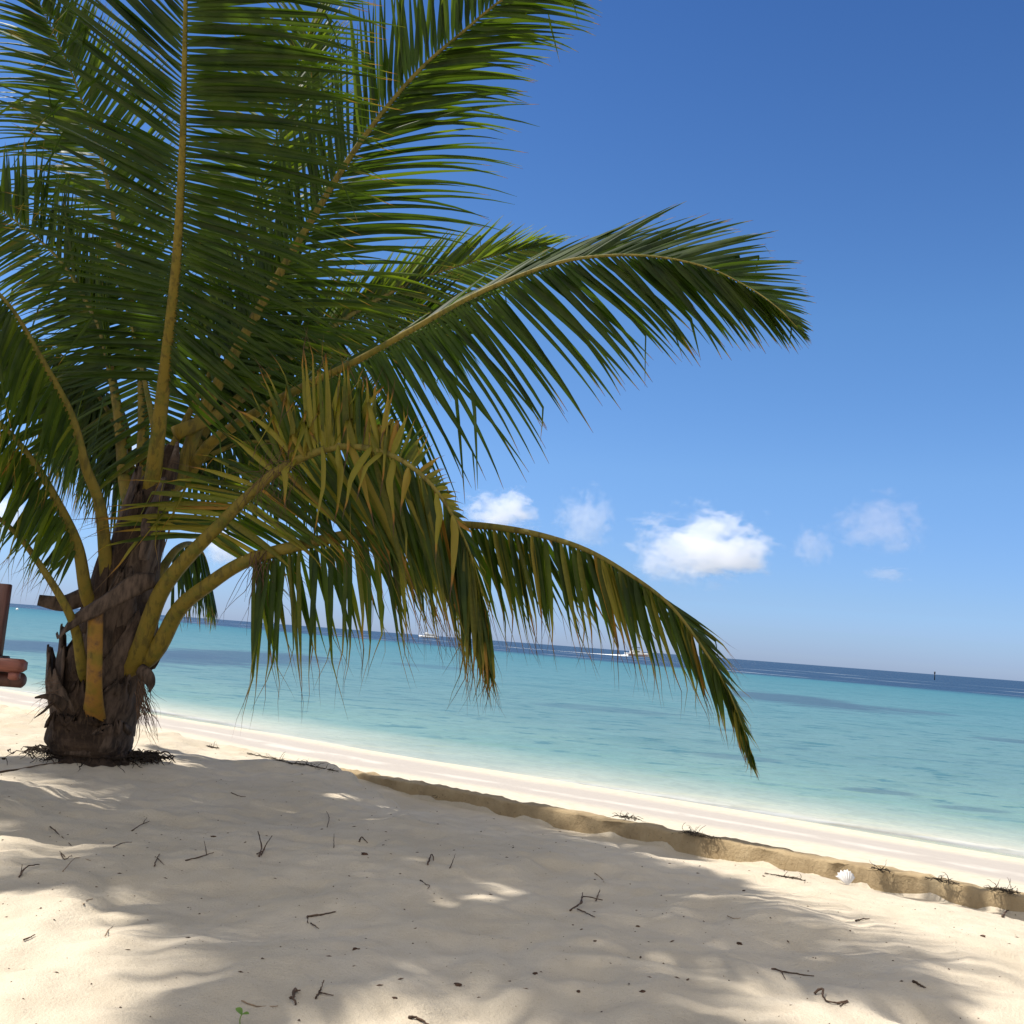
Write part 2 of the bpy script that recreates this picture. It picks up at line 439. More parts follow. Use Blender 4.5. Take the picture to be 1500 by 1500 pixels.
# ------------------------------------------------------------------ ground sheet and sea
def axis(a, b, step, lim, k=1.22):
    mid = list(np.arange(a, b+1e-6, step)); lo, hi = [], []
    s = step; x = a
    while x > -lim: s *= k; x -= s; lo.append(x)
    s = step; x = b
    while x < lim: s *= k; x += s; hi.append(x)
    return np.array(lo[::-1]+mid+hi)
us = axis(-9.5, 6.5, .030, 6000); vs = np.concatenate([axis(-5.4, .9, .024, 6000)[:0], np.array([])])
lo = []; s = .03; x = -5.4
while x > -2000: s *= 1.25; x -= s; lo.append(x)
hi = []; s = .03; x = .9
while x < 11: s = min(s*1.1, .2); x += s; hi.append(x)
while x < 9000: s *= 1.25; x += s; hi.append(x)
vs = np.array(lo[::-1] + list(np.arange(-5.4, .9+1e-6, .024)) + hi)
UU, VV = np.meshgrid(us, vs)
X, Y = xy(UU, VV); Z = height(X, Y)
nu, nv = len(us), len(vs)
me = bpy.data.meshes.new('sand'); 
idx = np.arange(nu*nv).reshape(nv, nu)
faces = np.stack([idx[:-1, :-1], idx[:-1, 1:], idx[1:, 1:], idx[1:, :-1]], -1).reshape(-1, 4)
me.vertices.add(nu*nv); me.vertices.foreach_set('co', np.stack([X, Y, Z], -1).ravel())
me.loops.add(faces.size); me.loops.foreach_set('vertex_index', faces.ravel())
me.polygons.add(len(faces)); me.polygons.foreach_set('loop_start', np.arange(0, faces.size, 4))
me.update(calc_edges=True); me.validate()
me.polygons.foreach_set('use_smooth', [True]*len(me.polygons))
sand = bpy.data.objects.new('sand', me); COL.objects.link(sand); me.materials.append(M['sand']); tag(sand, kind='structure')

wb = MB()
for (u_, v_) in ((-9000, V_SHORE-2.2), (9000, V_SHORE-2.2), (9000, 12000), (-9000, 12000)):
    x_, y_ = xy(u_, v_); wb.v.append((x_, y_, ZW+.004)); wb.c.append((0, 0, 0))
wb.f.append((0, 1, 2, 3))
tag(wb.build('sea', M['water'], smooth=False), kind='structure')

# low wall
wl = MB(); rings = []
for k in range(0, 445):
    u_ = -1.15 + k*.032
    tp = WT + .005*float(vn(u_*2.5, 0, 21)) + .004*float(vn(u_*14, 0, 22)) + .005*float(vn(u_*31, 0, 27)) - .045*float(sst(-.1, -1.15, u_))
    fx = .007*float(vn(u_*6, 3, 23))
    pr = []
    for j, (v_, z_) in enumerate(((-.045, -.45), (-.03, -.22), (-.015, -.13), (-.005, tp-.014), (.001, tp-.004), (.03, tp), (.13, tp-.004), (.2, tp-.03), (.22, -.6))):
        a = float(vn(u_*11+j*3.3, j*1.7, 24))*.009
        x_, y_ = xy(u_, v_+fx+a); pr.append((x_, y_, z_+(a*.5 if 2 < j < 7 else 0)))
    rings.append(pr)
wl.quadstrip(rings)
tag(wl.build('sea_wall', M['wall']), 'low weathered tan wall running along the edge of the sand bank', 'wall')

SUN_AZ = Vector((-1, .18, 0)).normalized(); SUN_EL = R(58)
sdir = SUN_AZ*math.cos(SUN_EL) + Vector((0, 0, math.sin(SUN_EL)))
# ------------------------------------------------------------------ palm
palm = empty('coconut_palm', (PB.x, PB.y, float(height(PB.x, PB.y))))
tag(palm, 'young coconut palm with a short thick trunk and long green drooping fronds on the sand', 'palm tree')

prof = [(1132,144,74),(1118,142,69),(1108,137,57),(1098,133,54),(1090,132,57),(1084,132.5,58),(1074,134,57),(1060,138,57),(1040,141,58),(1020,142,60),(1000,143,60),(980,150,59),(955,161,59),(925,170,55),(895,176,50),(865,183,45),(830,192,40),(795,201,36),(755,212,31),(715,226,25),(690,236,19),(668,244,12),(652,249,6)]
def axis_at(py):
    pys = [p[0] for p in prof][::-1]
    cx = np.interp(py, pys, [p[1] for p in prof][::-1]); hw = np.interp(py, pys, [p[2] for p in prof][::-1])
    return at(cx, py, 6.8), hw/FPX*6.8
LEAFLETS = [0]
def leaflet(mb, P, d0, L, W, T, sag, dry, rnd, tip, kink=None, wisp=0.0):
    n = 9; p = Vector(P); d = d0.normalized(); seg = L/n
    wv = (T - d*T.dot(d))
    if wv.length < 1e-3: wv = d.orthogonal()
    wv.normalize()
    wv = Matrix.Rotation(random.gauss(0, .35), 3, d) @ wv
    rings, cols = [], []
    nrm = d.cross(wv)
    if nrm.z < 0: nrm = -nrm
    for k in range(n+1):
        s = k/n
        w = W*min(1, .35+s*5)*(1-max(0, (s-.25)/.75)**1.35)*.5 + .0007
        if wisp: w = w*(1-wisp*float(np.clip((s-.45)/.3, 0, 1))*.72)
        if wisp and s > .6: d = (d + Vector((random.gauss(0, .16), random.gauss(0, .16), 0))*wisp).normalized()
        rings.append([p-wv*w-nrm*(w*.8), p, p+wv*w-nrm*(w*.8)])
        cols.append((min(1, dry+max(0, s-tip)/max(.05, 1-tip)*1.05*(s > tip)), s, rnd))
        d = (d + Vector((0, 0, -1))*(sag*(.25+s*1.3)/n)).normalized()
        if kink and abs(s-kink) < .5/n: d = (d*.35 + Vector((random.gauss(0, .25), random.gauss(0, .25), -1))).normalized()
        wv = (wv-d*wv.dot(d)); wv = wv.normalized() if wv.length > 1e-3 else d.orthogonal().normalized()
        nrm = d.cross(wv)
        if nrm.z < 0: nrm = -nrm
        p = p + d*seg
    mb.quadstrip(rings, False, cols)
    LEAFLETS[0] += 1

def keyed(keys, t):
    if t <= keys[0][0]: k = keys[0]; return Vector(k[1]), k[2]
    for a, b in zip(keys, keys[1:]):
        if t <= b[0]:
            f = (t-a[0])/(b[0]-a[0]); return Vector(a[1]).lerp(Vector(b[1]), f), a[2]+(b[2]-a[2])*f
    k = keys[-1]; return Vector(k[1]), k[2]

def frond(pts, t0, sideA, sideB, w0=.055, sp=.035, W=.036, sag=(.6, .6), dry=0.05, dryvar=.1, tip=.93, green=(.2, .9), miss=0.0, kink=.06, petdry=0.0, tend=None, wisp=0.0, yel=0.0, dryB=0.0):
    """pts: points on the rachis (pixel x, pixel y, depth); sides keyed by the pixel point index along it"""
    P3 = [at(*p) for p in pts]
    n = 90
    c_, r_ = axis_at(pts[0][1]+34)
    S, L = spline([P3[0].lerp(c_, .8)-(P3[1]-P3[0])*.12] + P3, n)
    # position (0..1) of each given point along the length
    ts = []
    for q in P3:
        ts.append(min(range(n+1), key=lambda k: (S[k]-q).length)/n)
    def kk(side): return [(ts[0]+(np.interp(k[0], range(len(ts)), ts)-ts[0]), vdir(*k[1]), k[2]) for k in side]
    A, B = kk(sideA), kk(sideB)
    tst = float(np.interp(t0, range(len(ts)), ts)); 
    tend_ = 1.0 if tend is None else float(np.interp(tend, range(len(ts)), ts))
    mb = MB()
    rad, cols, side = [], [], []
    for k in range(n+1):
        t = k/n
        r = w0*((1-t)**1.45*.95+.065) + w0*.12*max(0, .08-t)/.08
        rad.append(r); cols.append((petdry*max(0, 1-t*2.5), min(1, t*1.6), 0))
        T = (S[min(k+1, n)]-S[max(k-1, 0)]).normalized()
        side.append(T.cross(CAM-S[k]).normalized() if T.cross(CAM-S[k]).length > 1e-3 else Vector((1, 0, 0)))
    # turn the broad face of the petiole gently instead of facing any viewer: keep horizontal-ish
    mb.tube(S, rad, 9, cols, side, .62)
    fr = mb.build('frond', M['rachis'], palm, attr=True)
    lf = MB(); s = tst*L; i = 0
    while s < L*tend_-.01:
        t = s/L; k = min(n-1, int(t*n)); f = t*n-k
        p = S[k].lerp(S[k+1], f); T = (S[k+1]-S[k]).normalized()
        prog = (t-tst)/(1-tst)
        for sd, (keys, sg) in enumerate(((A, sag[0]), (B, sag[1]))):
            if random.random() < miss: continue
            d, Ln = keyed(keys, t)
            d = d + Vector((random.gauss(0, .055), random.gauss(0, .07), random.gauss(0, .055)))
            Ln *= random.uniform(.86, 1.08)
            if Ln < .03: continue
            if random.random() < .04: Ln *= random.uniform(.4, .8)
            dr = max(0, dry + dryB*sd + random.gauss(0, dryvar))
            if random.random() < yel: dr = random.uniform(.42, .72)
            leaflet(lf, p + d.normalized()*.004, d, Ln, W*(.72+.28*min(1, Ln/.7))*random.uniform(.8, 1.12), T, sg*random.uniform(.6, 1.45), dr,
                    random.uniform(*green), tip+random.gauss(0, .04), random.uniform(.4, .85) if random.random() < kink*(1+3*(sd == 1 and dryB > 0)) else None, wisp)
        s += sp*(1-.35*prog)*random.uniform(.85, 1.15); i += 1
    lf.build('leaflets', M['leaf'], fr, attr=True)
    return fr

# the tall frond facing the beach, its tip above the picture
frond([(222,712,6.72),(240,560,6.5),(257,400,6.1),(266,250,5.7),(270,100,5.3),(272,-60,4.95),(268,-220,4.7),(250,-380,4.55)], 1.0,
    [(1,(-1,-.06,.15),.85),(1.5,(-1,-.14,.15),1.0),(2,(-1,-.38,.15),1.15),(3,(-.86,-.56,.1),1.22),(4,(-.74,-.72,.1),1.18),(5,(-.6,-.85,.1),1.05),(7,(-.3,-.9,0),.5)],
    [(1,(.70,.66,.1),.75),(1.6,(.76,.58,.1),1.0),(2,(.88,.36,.1),1.12),(3,(1,.08,.0),1.14),(4,(1,-.02,0),1.06),(5,(1,.02,0),1.0),(7,(.4,-.9,0),.5)],
    w0=.058, sp=.029, sag=(.24,.30), dry=.03, dryvar=.05, green=(0,.55))
# the frond to its right, rising to the top of the picture
frond([(262,695,6.9),(300,600,7.0),(387,440,7.1),(456,323,7.1),(515,227,7.0),(566,158,6.9),(618,99,6.8),(680,45,6.7),(735,0,6.6),(830,-60,6.4),(910,-110,6.2)], 1.2,
    [(1,(-.35,-.8,.4),.6),(2,(-.2,-1,.2),.95),(4,(-.08,-1,.1),1.0),(7,(.0,-1,0),.85),(10,(.5,-.8,0),.25)],
    [(1,(.9,.35,0),.7),(2,(1,-.05,0),1.2),(3,(1,-.16,0),1.3),(4,(1,-.24,0),1.15),(6,(1,-.16,0),.86),(8,(1,-.03,0),.66),(10,(1,-.3,0),.2)],
    w0=.055, sp=.038, sag=(.1,.45), dry=.02, dryvar=.05, tip=.96)
# behind: upright yellow-green frond with a dry tip
frond([(285,640,7.1),(330,450,7.6),(380,280,8.0),(425,140,8.3),(455,35,8.5)], .7,
    [(.7,(-.6,-.7,.2),.7),(2,(-.9,-.35,.2),.95),(3,(-.7,-.7,.2),.8),(4,(-.5,-.9,.2),.45)],
    [(.7,(.8,-.3,.2),.7),(2,(.8,-.5,.2),.95),(3,(.6,-.75,.2),.8),(4,(.4,-.9,.1),.45)],
    w0=.032, sag=(.3,.3), dry=.12, dryvar=.1, green=(.6,1), tip=.85)
# sunlit yellow frond going away
frond([(330,600,7.1),(400,540,7.4),(460,498,7.8),(520,457,8.2),(600,415,8.6),(660,393,8.9),(735,372,9.3),(800,358,9.7)], 1.0,
    [(1,(.2,-.9,.3),.5),(3,(.42,-.9,.4),.62),(5,(.55,-.75,.5),.75),(7,(.8,-.4,.6),.4)],
    [(1,(.8,.5,.2),.6),(3,(.95,.22,.3),.75),(5,(.95,.2,.4),.7),(7,(.9,.1,.5),.35)],
    w0=.046, sp=.046, sag=(.15,.4), dry=.16, dryvar=.08, green=(.8,1))
# the long frond reaching right against the sky
frond([(272,700,6.95),(310,648,6.85),(400,590,6.6),(520,530,6.3),(600,485,6.1),(700,430,5.95),(800,390,5.8),(870,376,5.7),(950,375,5.6),(1030,390,5.5),(1095,420,5.4),(1138,450,5.3),(1168,480,5.25)], 2.0,
    [(2,(.6,-.6,.3),.4),(3,(.72,-.55,.35),.5),(5,(.78,-.52,.3),.74),(7,(.85,-.45,.2),.72),(8.4,(.93,-.30,.1),.60),(10,(.98,.05,0),.34),(12,(.8,.6,0),.09)],
    [(2,(.30,.95,-.1),.85),(3,(.42,.86,-.1),1.05),(4,(.55,.74,-.1),1.08),(5,(.66,.66,0),.98),(7,(.72,.58,0),.80),(8,(.68,.62,0),.70),(10,(.66,.70,0),.46),(12,(.75,.7,0),.10)],
    w0=.045, sp=.032, sag=(.20,.42), dry=.04, dryvar=.06, tip=.90, green=(.05,.7))
# the yellowing frond bending down in front
frE = frond([(197,968,6.62),(240,860,6.5),(330,760,6.3),(400,695,6.15),(470,660,6.0),(530,655,5.85),(590,675,5.7),(640,720,5.6),(680,790,5.55),(703,860,5.52),(716,930,5.52)], 1.75,
    [(2,(.88,.42,.1),.75),(3,(.75,.62,.0),1.0),(4,(.58,.78,0),1.22),(5,(.42,.88,0),1.28),(6,(.28,.95,0),1.25),(7,(.18,1,0),1.15),(8,(.1,1,0),.95),(10,(.05,1,0),.40)],
    [(2,(-1,-.10,.25),1.10),(2.6,(-.97,-.26,.25),1.0),(3.0,(-.75,-.5,.2),.35),(3.3,(-.4,-.9,.2),.7),(4,(-.14,-1,.1),.82),(4.6,(0,-1,.1),.66),(5.3,(.06,-1,.1),.50),(6,(.3,-.6,.1),.25),(6.6,(.5,-.3,.1),.12),(7.5,(.4,.2,.1),.12),(8,(.2,1,.1),.8),(10,(.08,1,0),.40)],
    w0=.072, sp=.027, W=.040, sag=(.55,.42), dry=.20, dryvar=.15, tip=.60, kink=.10, miss=.04, petdry=.40, wisp=1.0, yel=.07, dryB=.12)
yl = MB()
for (px, py, D, L, dx) in ((432,672,6.05,.40,-.12),(470,655,5.96,.62,.06),(496,652,5.9,.50,.14),(512,652,5.88,.56,.22),(545,652,5.8,.50,-.20),(560,660,5.78,.40,-.25),(578,666,5.74,.48,-.18),(600,682,5.68,.30,-.1),(640,722,5.58,.42,.05),(662,755,5.56,.50,.1)):
    leaflet(yl, at(px, py, D), vdir(dx+random.gauss(0, .08), random.uniform(.1, .9), -.45), L, .042, Vector((1, 0, .2)), 1.6, random.uniform(.40, .62), random.random(), .72, random.uniform(.2, .5), .5)
for k in range(26):
    f = random.uniform(0, 1); px = 425+150*f; py = 682-28*math.sin(math.pi*min(1, f*1.1))
    leaflet(yl, at(px, py, 6.08-.33*f), vdir(random.gauss(-.1, .35), -1, random.uniform(-.1, .2)), random.uniform(.3, .72), .034, Vector((1, 0, .1)), random.uniform(.6, 1.6), random.uniform(.28, .6), random.random(), .6, random.uniform(.35, .8), .6)
yl.build('dry_leaflets', M['leaf'], frE, attr=True)['label'] = 'yellowed and broken leaflets'
# the low frond reaching far right
frond([(222,960,6.62),(260,895,6.55),(300,860,6.45),(370,818,6.35),(500,785,6.25),(590,770,6.15),(670,768,6.05),(740,774,5.95),(800,786,5.85),(860,806,5.75),(920,840,5.65),(980,885,5.55),(1030,950,5.45),(1070,1020,5.4),(1103,1110,5.35)], 3.0,
    [(3,(-.05,1,-.1),1.08),(4,(.08,1,-.1),1.06),(5,(.16,1,0),.90),(6,(.34,.95,0),.78),(8,(.18,1,0),.82),(9,(.26,.97,0),.78),(11,(.36,.94,0),.66),(12,(.25,.97,0),.50),(14,(.2,1,0),.14)],
    [(3,(.12,1,.2),.95),(5,(.36,.92,.3),.88),(7,(.5,.82,.3),.78),(9,(.5,.86,.2),.76),(10,(.72,.62,.2),.58),(11,(.80,.50,.1),.54),(12,(.62,.78,.1),.42),(14,(.3,1,0),.14)],
    w0=.064, sp=.034, sag=(.45,.45), dry=.17, dryvar=.13, tip=.56, kink=.10, miss=.10, wisp=1.0, yel=.04, petdry=.2)
# left side
frond([(158,850,6.65),(147,745,6.55),(126,686,6.45),(104,608,6.35),(60,525,6.15),(15,450,6.0),(-40,400,5.9),(-120,370,5.8),(-230,380,5.7)], 2.4,
    [(2.4,(-.15,.7,-.5),.5),(3,(.0,.55,-.6),.75),(4,(.10,.50,-.6),1.0),(5,(.12,.50,-.6),1.05),(8,(-.2,.8,-.3),.4)],
    [(2.4,(-.9,.3,.2),.55),(3,(-1,.35,.2),.75),(4,(-1,.4,.2),.8),(5,(-.9,.5,.2),.85),(8,(-.5,.9,0),.4)],
    w0=.052, sp=.031, sag=(1.0,.5), dry=.10, dryvar=.1, tip=.78, wisp=.8)
frond([(130,880,6.6),(113,799,6.5),(78,725,6.3),(43,669,6.2),(0,621,6.1),(-60,580,6.0),(-140,560,5.9),(-250,580,5.8)], 1.0,
    [(1,(-.25,.7,-.5),.45),(2,(-.06,.6,-.6),.72),(4,(.06,.55,-.6),1.0),(7,(-.2,.8,-.3),.4)],
    [(1,(-.75,.6,.2),.45),(2,(-.75,.65,.2),.62),(4,(-.6,.75,.2),.8),(7,(-.4,.9,0),.4)],
    w0=.052, sp=.031, sag=(1.0,.5), dry=.14, dryvar=.11, tip=.70, wisp=1.0, yel=.02)
frond([(122,985,6.5),(112,930,6.4),(97,890,6.3),(60,830,6.2),(20,778,6.1),(-30,745,6.0),(-120,730,5.9),(-250,760,5.8)], 4.6,
    [(4,(-.1,1,0),.7),(7,(-.2,1,0),.4)], [(4,(-.5,.85,.2),.7),(7,(-.4,.9,0),.4)], w0=.044, sag=(.4,.4), dry=.1, tip=.8, petdry=.3)
frond([(207,715,6.95),(210,620,7.1),(207,540,7.3),(195,460,7.6),(177,377,7.9),(160,283,8.2),(147,227,8.4),(133,190,8.5),(110,120,8.7),(75,40,8.9),(40,-30,9.0)], 2.0,
    [(2,(-1,.15,.1),.8),(4,(-1,-.02,.2),1.0),(6,(-1,-.18,.2),1.1),(8,(-.9,-.3,.2),1.0),(10,(-.7,-.6,.2),.6)],
    [(2,(.7,-.6,.1),.6),(4,(.6,-.8,.2),.9),(7,(.45,-.9,.2),.95),(10,(.1,-1,.1),.5)],
    w0=.048, sag=(.35,.15), dry=.06, dryvar=.08, green=(.5,1))
frond([(185,720,6.95),(172,600,7.2),(150,490,7.5),(127,443,7.7),(95,390,7.9),(50,345,8.1),(0,310,8.2),(-60,290,8.3)], 1.4,
    [(1.4,(-1,.2,.1),.7),(3,(-1,.28,.2),.85),(5,(-.9,.4,.2),.8),(7,(-.9,.4,.1),.4)],
    [(1.4,(-.1,-1,.1),.5),(3,(.0,-1,.2),.7),(5,(.0,-1,.2),.8),(7,(-.3,-.9,.1),.4)], w0=.05, sag=(.4,.1), dry=.06, green=(.4,1))
frond([(190,730,7.0),(188,640,7.2),(172,590,7.5),(140,572,7.8),(100,585,8.1),(65,620,8.4)], 1.3,
    [(.8,(-.05,1,-.2),.85),(3,(-.15,1,-.1),.95),(5,(-.3,.9,0),.5)], [(.8,(.15,1,.2),.7),(3,(-.35,.8,.3),.8),(5,(-.4,.9,.1),.5)], w0=.028, sp=.026, sag=(.4,.4), dry=.05, green=(.1,.7))
frond([(200,715,7.0),(178,640,7.2),(130,560,7.5),(70,505,7.8),(10,480,8.0)], .7,
    [(.7,(-.1,1,-.1),.7),(2,(-.15,1,-.1),.95),(4,(-.3,.9,0),.5)], [(.7,(-.5,.8,.2),.6),(2,(-.6,.7,.3),.85),(4,(-.5,.8,.1),.5)], w0=.034, sp=.028, sag=(.5,.5), dry=.06, green=(.2,.8), tip=.85)
frond([(262,700,6.98),(300,672,7.05),(350,650,7.15),(410,650,7.25),(455,685,7.35),(480,740,7.4)], .5,
    [(.5,(.1,1,-.2),.5),(2,(.25,1,-.1),.7),(4,(.2,1,0),.6)], [(.5,(.5,-.6,.3),.4),(2,(.6,-.3,.4),.6),(4,(.7,.5,.3),.5)], w0=.034, sp=.027, sag=(.5,.8), dry=.05, green=(0,.7))
frond([(236,700,6.9),(228,640,7.0),(212,560,7.2),(190,470,7.5),(165,400,7.8)], .5,
    [(.5,(-.8,.5,.1),.6),(2,(-.9,.3,.2),.85),(4,(-.8,.1,.2),.6)], [(.5,(.8,.5,.1),.6),(2,(.9,.2,.2),.85),(4,(.7,-.3,.2),.6)], w0=.036, sp=.03, sag=(.6,.6), dry=.04, green=(.2,.9))
# right side, behind
frond([(282,660,7.05),(350,565,7.5),(430,500,7.9),(515,468,8.3),(600,465,8.6),(680,490,8.9)], .5,
    [(.7,(.0,-1,.2),.45),(2,(.35,-.9,.3),.65),(4,(.6,-.75,.3),.6),(5,(.8,-.2,.3),.25)],
    [(.7,(.6,.8,0),.55),(2,(.6,.75,.1),.85),(4,(.55,.8,.2),.8),(5,(.7,.6,.3),.25)], w0=.034, sp=.03, sag=(.2,.4), dry=.03, green=(0,.6))
frond([(268,690,7.0),(325,632,7.3),(395,600,7.7),(470,598,8.1),(535,622,8.5),(580,660,8.8)], .6,
    [(.6,(-.1,-1,.1),.4),(2,(.3,-.9,.2),.6),(4,(.5,-.7,.3),.5),(5,(.8,.2,.3),.25)],
    [(.6,(.25,1,0),.5),(2,(.25,1,.1),.75),(4,(.2,1,.2),.75),(5,(.3,.9,.3),.25)], w0=.034, sp=.03, sag=(.2,.4), dry=.03, green=(0,.6))
frond([(225,850,6.95),(258,805,7.2),(285,798,7.5),(303,825,7.8),(312,880,8.0)], .8,
    [(.8,(-.05,1,0),.55),(2,(-.05,1,0),.62),(4,(.0,1,0),.25)], [(.8,(.15,1,.2),.5),(2,(.12,1,.2),.62),(4,(.1,1,0),.25)], w0=.045, sag=(.3,.3), dry=.05, tip=.85, green=(0,.6))
frond([(250,660,6.95),(300,560,7.2),(345,480,7.35),(395,425,7.5),(450,400,7.65)], 1.0,
    [(1,(-.2,-1,.2),.6),(3,(.1,-1,.3),.6),(4,(.6,-.7,.3),.3)], [(1,(.85,.45,.1),.7),(3,(.8,.5,.2),.75),(4,(.8,.5,.2),.3)], w0=.034, sag=(.15,.4), dry=.03, green=(0,.7))

# trunk: a bole with scars, leaning slightly, under old leaf bases
tb = MB(); rings = []
for k, (py, cx, hw) in enumerate(prof):
    c = at(cx, py, 6.8); r = hw/FPX*6.8
    rg = []
    for i in range(40):
        a = 2*math.pi*i/40
        q = r*(1 + .13*float(vn(math.cos(a)*2.2+5, math.sin(a)*2.2+py*.03, 31)) + .05*float(vn(math.cos(a)*6+5, math.sin(a)*6+py*.09, 32)) + .03*float(vn(a*1.0, py*.21, 33)))
        if py > 1105: q *= 1+.12*float(vn(math.cos(a)*4, math.sin(a)*4, 35))
        rg.append(c + Vector((math.cos(a)*q, math.sin(a)*q, .012*float(vn(math.cos(a)*3, math.sin(a)*3+py*.05, 34)))))
    rings.append(rg)
# finer rings
fine = []
for a, b in zip(rings, rings[1:]):
    for s_ in range(3): fine.append([p.lerp(q, s_/3)+(p-q).cross(Vector((1,0,0)))*0 for p, q in zip(a, b)])
fine.append(rings[-1])
tb.quadstrip(fine, True, None, True)
trunk = tb.build('trunk', M['trunk'], palm)

# old leaf bases wrapped round the bole
def leaf_base(py0, py1, ang, spread, off0, off1, material, name='leaf_base', seed=0):
    mb = MB(); rings = []; n = 12; mN = 16
    for k in range(n+1):
        f = k/n; py = py0+(py1-py0)*f; c, r = axis_at(py)
        w = spread*(1-f**1.6*.78); rg = []
        for i in range(mN+1):
            g = i/mN*2-1; a = ang + g*w
            o = off0+(off1-off0)*f**2 + .010*float(vn(g*3+seed*5, f*4, 41)) + .02*(1-abs(g))*f
            jag = .05*float(vn(g*9+seed*3, seed, 42))*(f > .75)
            rg.append(c + Vector((math.cos(a)*(r*1.02+o), math.sin(a)*(r*1.02+o), jag)))
        rings.append(rg)
    mb.quadstrip(rings)
    o = mb.build(name, material, palm)
    md = o.modifiers.new('thickness', 'SOLIDIFY'); md.thickness = .012
    return o
FR = -math.pi/2
for k, (a0, a1, an, spd, o0, o1, mt) in enumerate((
    (1102, 1050, FR-.5, 1.3, .004, .03, 'trunk'), (1100, 1056, FR+.8, 1.2, .004, .03, 'dead'), (1100, 1040, FR+.15, 1.0, .01, .035, 'trunk'), (1060, 960, FR-1.35, .6, .0, .09, 'dead'), (1050, 950, FR+1.3, .6, .0, .08, 'dead'),
    (1080, 985, FR-.75, .85, .005, .05, 'dead'), (1075, 990, FR+.85, .9, .005, .03, 'dead'), (1085, 1000, FR+.1, 1.0, .012, .015, 'trunk'),
    (1010, 900, FR+.9, .75, .0, .05, 'dead'), (1010, 930, FR-1.2, .7, .0, .07, 'dead'), (960, 840, FR+.25, .8, .0, .03, 'dead'),
    (930, 800, FR-.7, .7, .0, .05, 'trunk'), (880, 770, FR+.75, .8, .0, .05, 'dead'), (850, 730, FR-.1, .8, .0, .05, 'trunk'),
    (800, 690, FR-.9, .8, .0, .05, 'dead'))):
    leaf_base(a0, a1, an, spd, o0, o1, M[mt], seed=k)

# sawn-off petiole stub on the front of the trunk
sb = MB(); S, L = spline([at(141,1085,6.85),at(138,1050,6.56),at(138,1005,6.42),at(139,950,6.39),at(140,894,6.38)], 24)
sb.tube(S, [.049+.028*math.exp(-((k-7)/4.5)**2) for k in range(25)], 12, [(.50-.2*k/24*0+.1*math.sin(k*1.7), .1, 0) for k in range(25)], Vector((1,0,0)), .5)
sb.build('petiole_stub', M['rachis'], palm, attr=True)
def dead_strap(pts, rad, flat, name='dead_petiole', m_='dead'):
    mb = MB(); S, L = spline([at(*p) for p in pts], 30)
    mb.tube(S, [np.interp(k/30, np.linspace(0, 1, len(rad)), rad) for k in range(31)], 8, None, Vector((.25, .2, 1)), flat)
    return mb.build(name, M[m_], palm)
dead_strap([(226,850,6.5),(200,856,6.42),(170,874,6.38),(140,892,6.36),(112,908,6.34),(95,924,6.32),(86,934,6.32),(83,927,6.36)], [.045,.07,.065,.055,.05,.04,.016,.01], .30)
dead_strap([(150,862,6.75),(118,876,6.7),(90,884,6.65),(56,879,6.6)], [.07,.06,.05,.035], .5)
dead_strap([(95,1035,6.5),(82,1024,6.4),(66,1020,6.35),(51,1022,6.3)], [.035,.03,.02,.006], .4)
dead_strap([(90,1042,6.5),(78,1030,6.45),(64,1042,6.4),(50,1052,6.35)], [.02,.015,.01,.003], .5)
dead_strap([(205,980,6.6),(216,990,6.55),(221,1003,6.55),(219,1014,6.55)], [.04,.045,.035,.012], .5)
dead_strap([(210,820,6.45),(218,780,6.45),(228,740,6.5),(240,700,6.6)], [.05,.06,.05,.03], .35)
# dark spear of old fibre in the crown heart
dead_strap([(246,715,6.74),(252,690,6.74),(257,668,6.76),(260,648,6.8)], [.05,.045,.03,.012], .8, 'crown_fibre', 'trunk')
# loose fibre strands
fb = MB()
def strand(p, d, L, r, wig=.3, g=.6):
    pts = [Vector(p)]; d = Vector(d).normalized(); n = 7
    for k in range(n):
        d = (d + Vector((random.gauss(0, wig), random.gauss(0, wig), random.gauss(0, wig)))*.5 + Vector((0, 0, -g/n))).normalized()
        pts.append(pts[-1]+d*(L/n))
    fb.tube(pts, [r*(1-.8*k/n) for k in range(n+1)], 4, cap=False)
for k in range(60):
    strand(at(random.gauss(206, 5), random.uniform(985, 1040), random.uniform(6.45, 6.8)), vdir(random.uniform(0, .8), 1, 0), random.uniform(.1, .34), random.uniform(.0012, .004))
fb.build('fibre_strands', M['fibre'], palm); fb = MB()
for k in range(24):
    strand(at(random.gauss(86, 5), random.uniform(990, 1050), random.uniform(6.4, 6.7)), vdir(-1, random.uniform(-.3, .8), 0), random.uniform(.08, .25), .002)
fb.build('fibre_strands', M['fibre'], palm); fb = MB()
for k in range(60):
    py = random.uniform(760, 980)
    if k == 0:
        fb.tube([axis_at(q)[0] for q in (990, 940, 890, 840, 790, 750)], [axis_at(q)[1]*.9 for q in (990, 940, 890, 840, 790, 750)], 12)
    c, r = axis_at(py); a = random.uniform(-math.pi, 0)
    strand(c+Vector((math.cos(a)*r*.9, math.sin(a)*r*.9, 0)), Vector((math.cos(a), math.sin(a), random.uniform(-1, .6))), random.uniform(.05, .2), .0015, .5)
fb.build('fibre_strands', M['fibre'], palm); fb = MB()
for k in range(46):
    strand(at(random.uniform(370, 440), random.uniform(650, 715), random.uniform(6.0, 6.15)), vdir(random.uniform(-.7, .4), random.uniform(-.3, 1), -.2), random.uniform(.12, .42), .0018, .4, 1.4)
fb.build('fibre_strands', M['fibre'], palm); fb = MB()
for k in range(18):
    strand(at(random.uniform(365, 400), random.uniform(805, 830), 6.3), vdir(random.uniform(-.5, .2), 1, 0), random.uniform(.2, .6), .003, .4, .8)
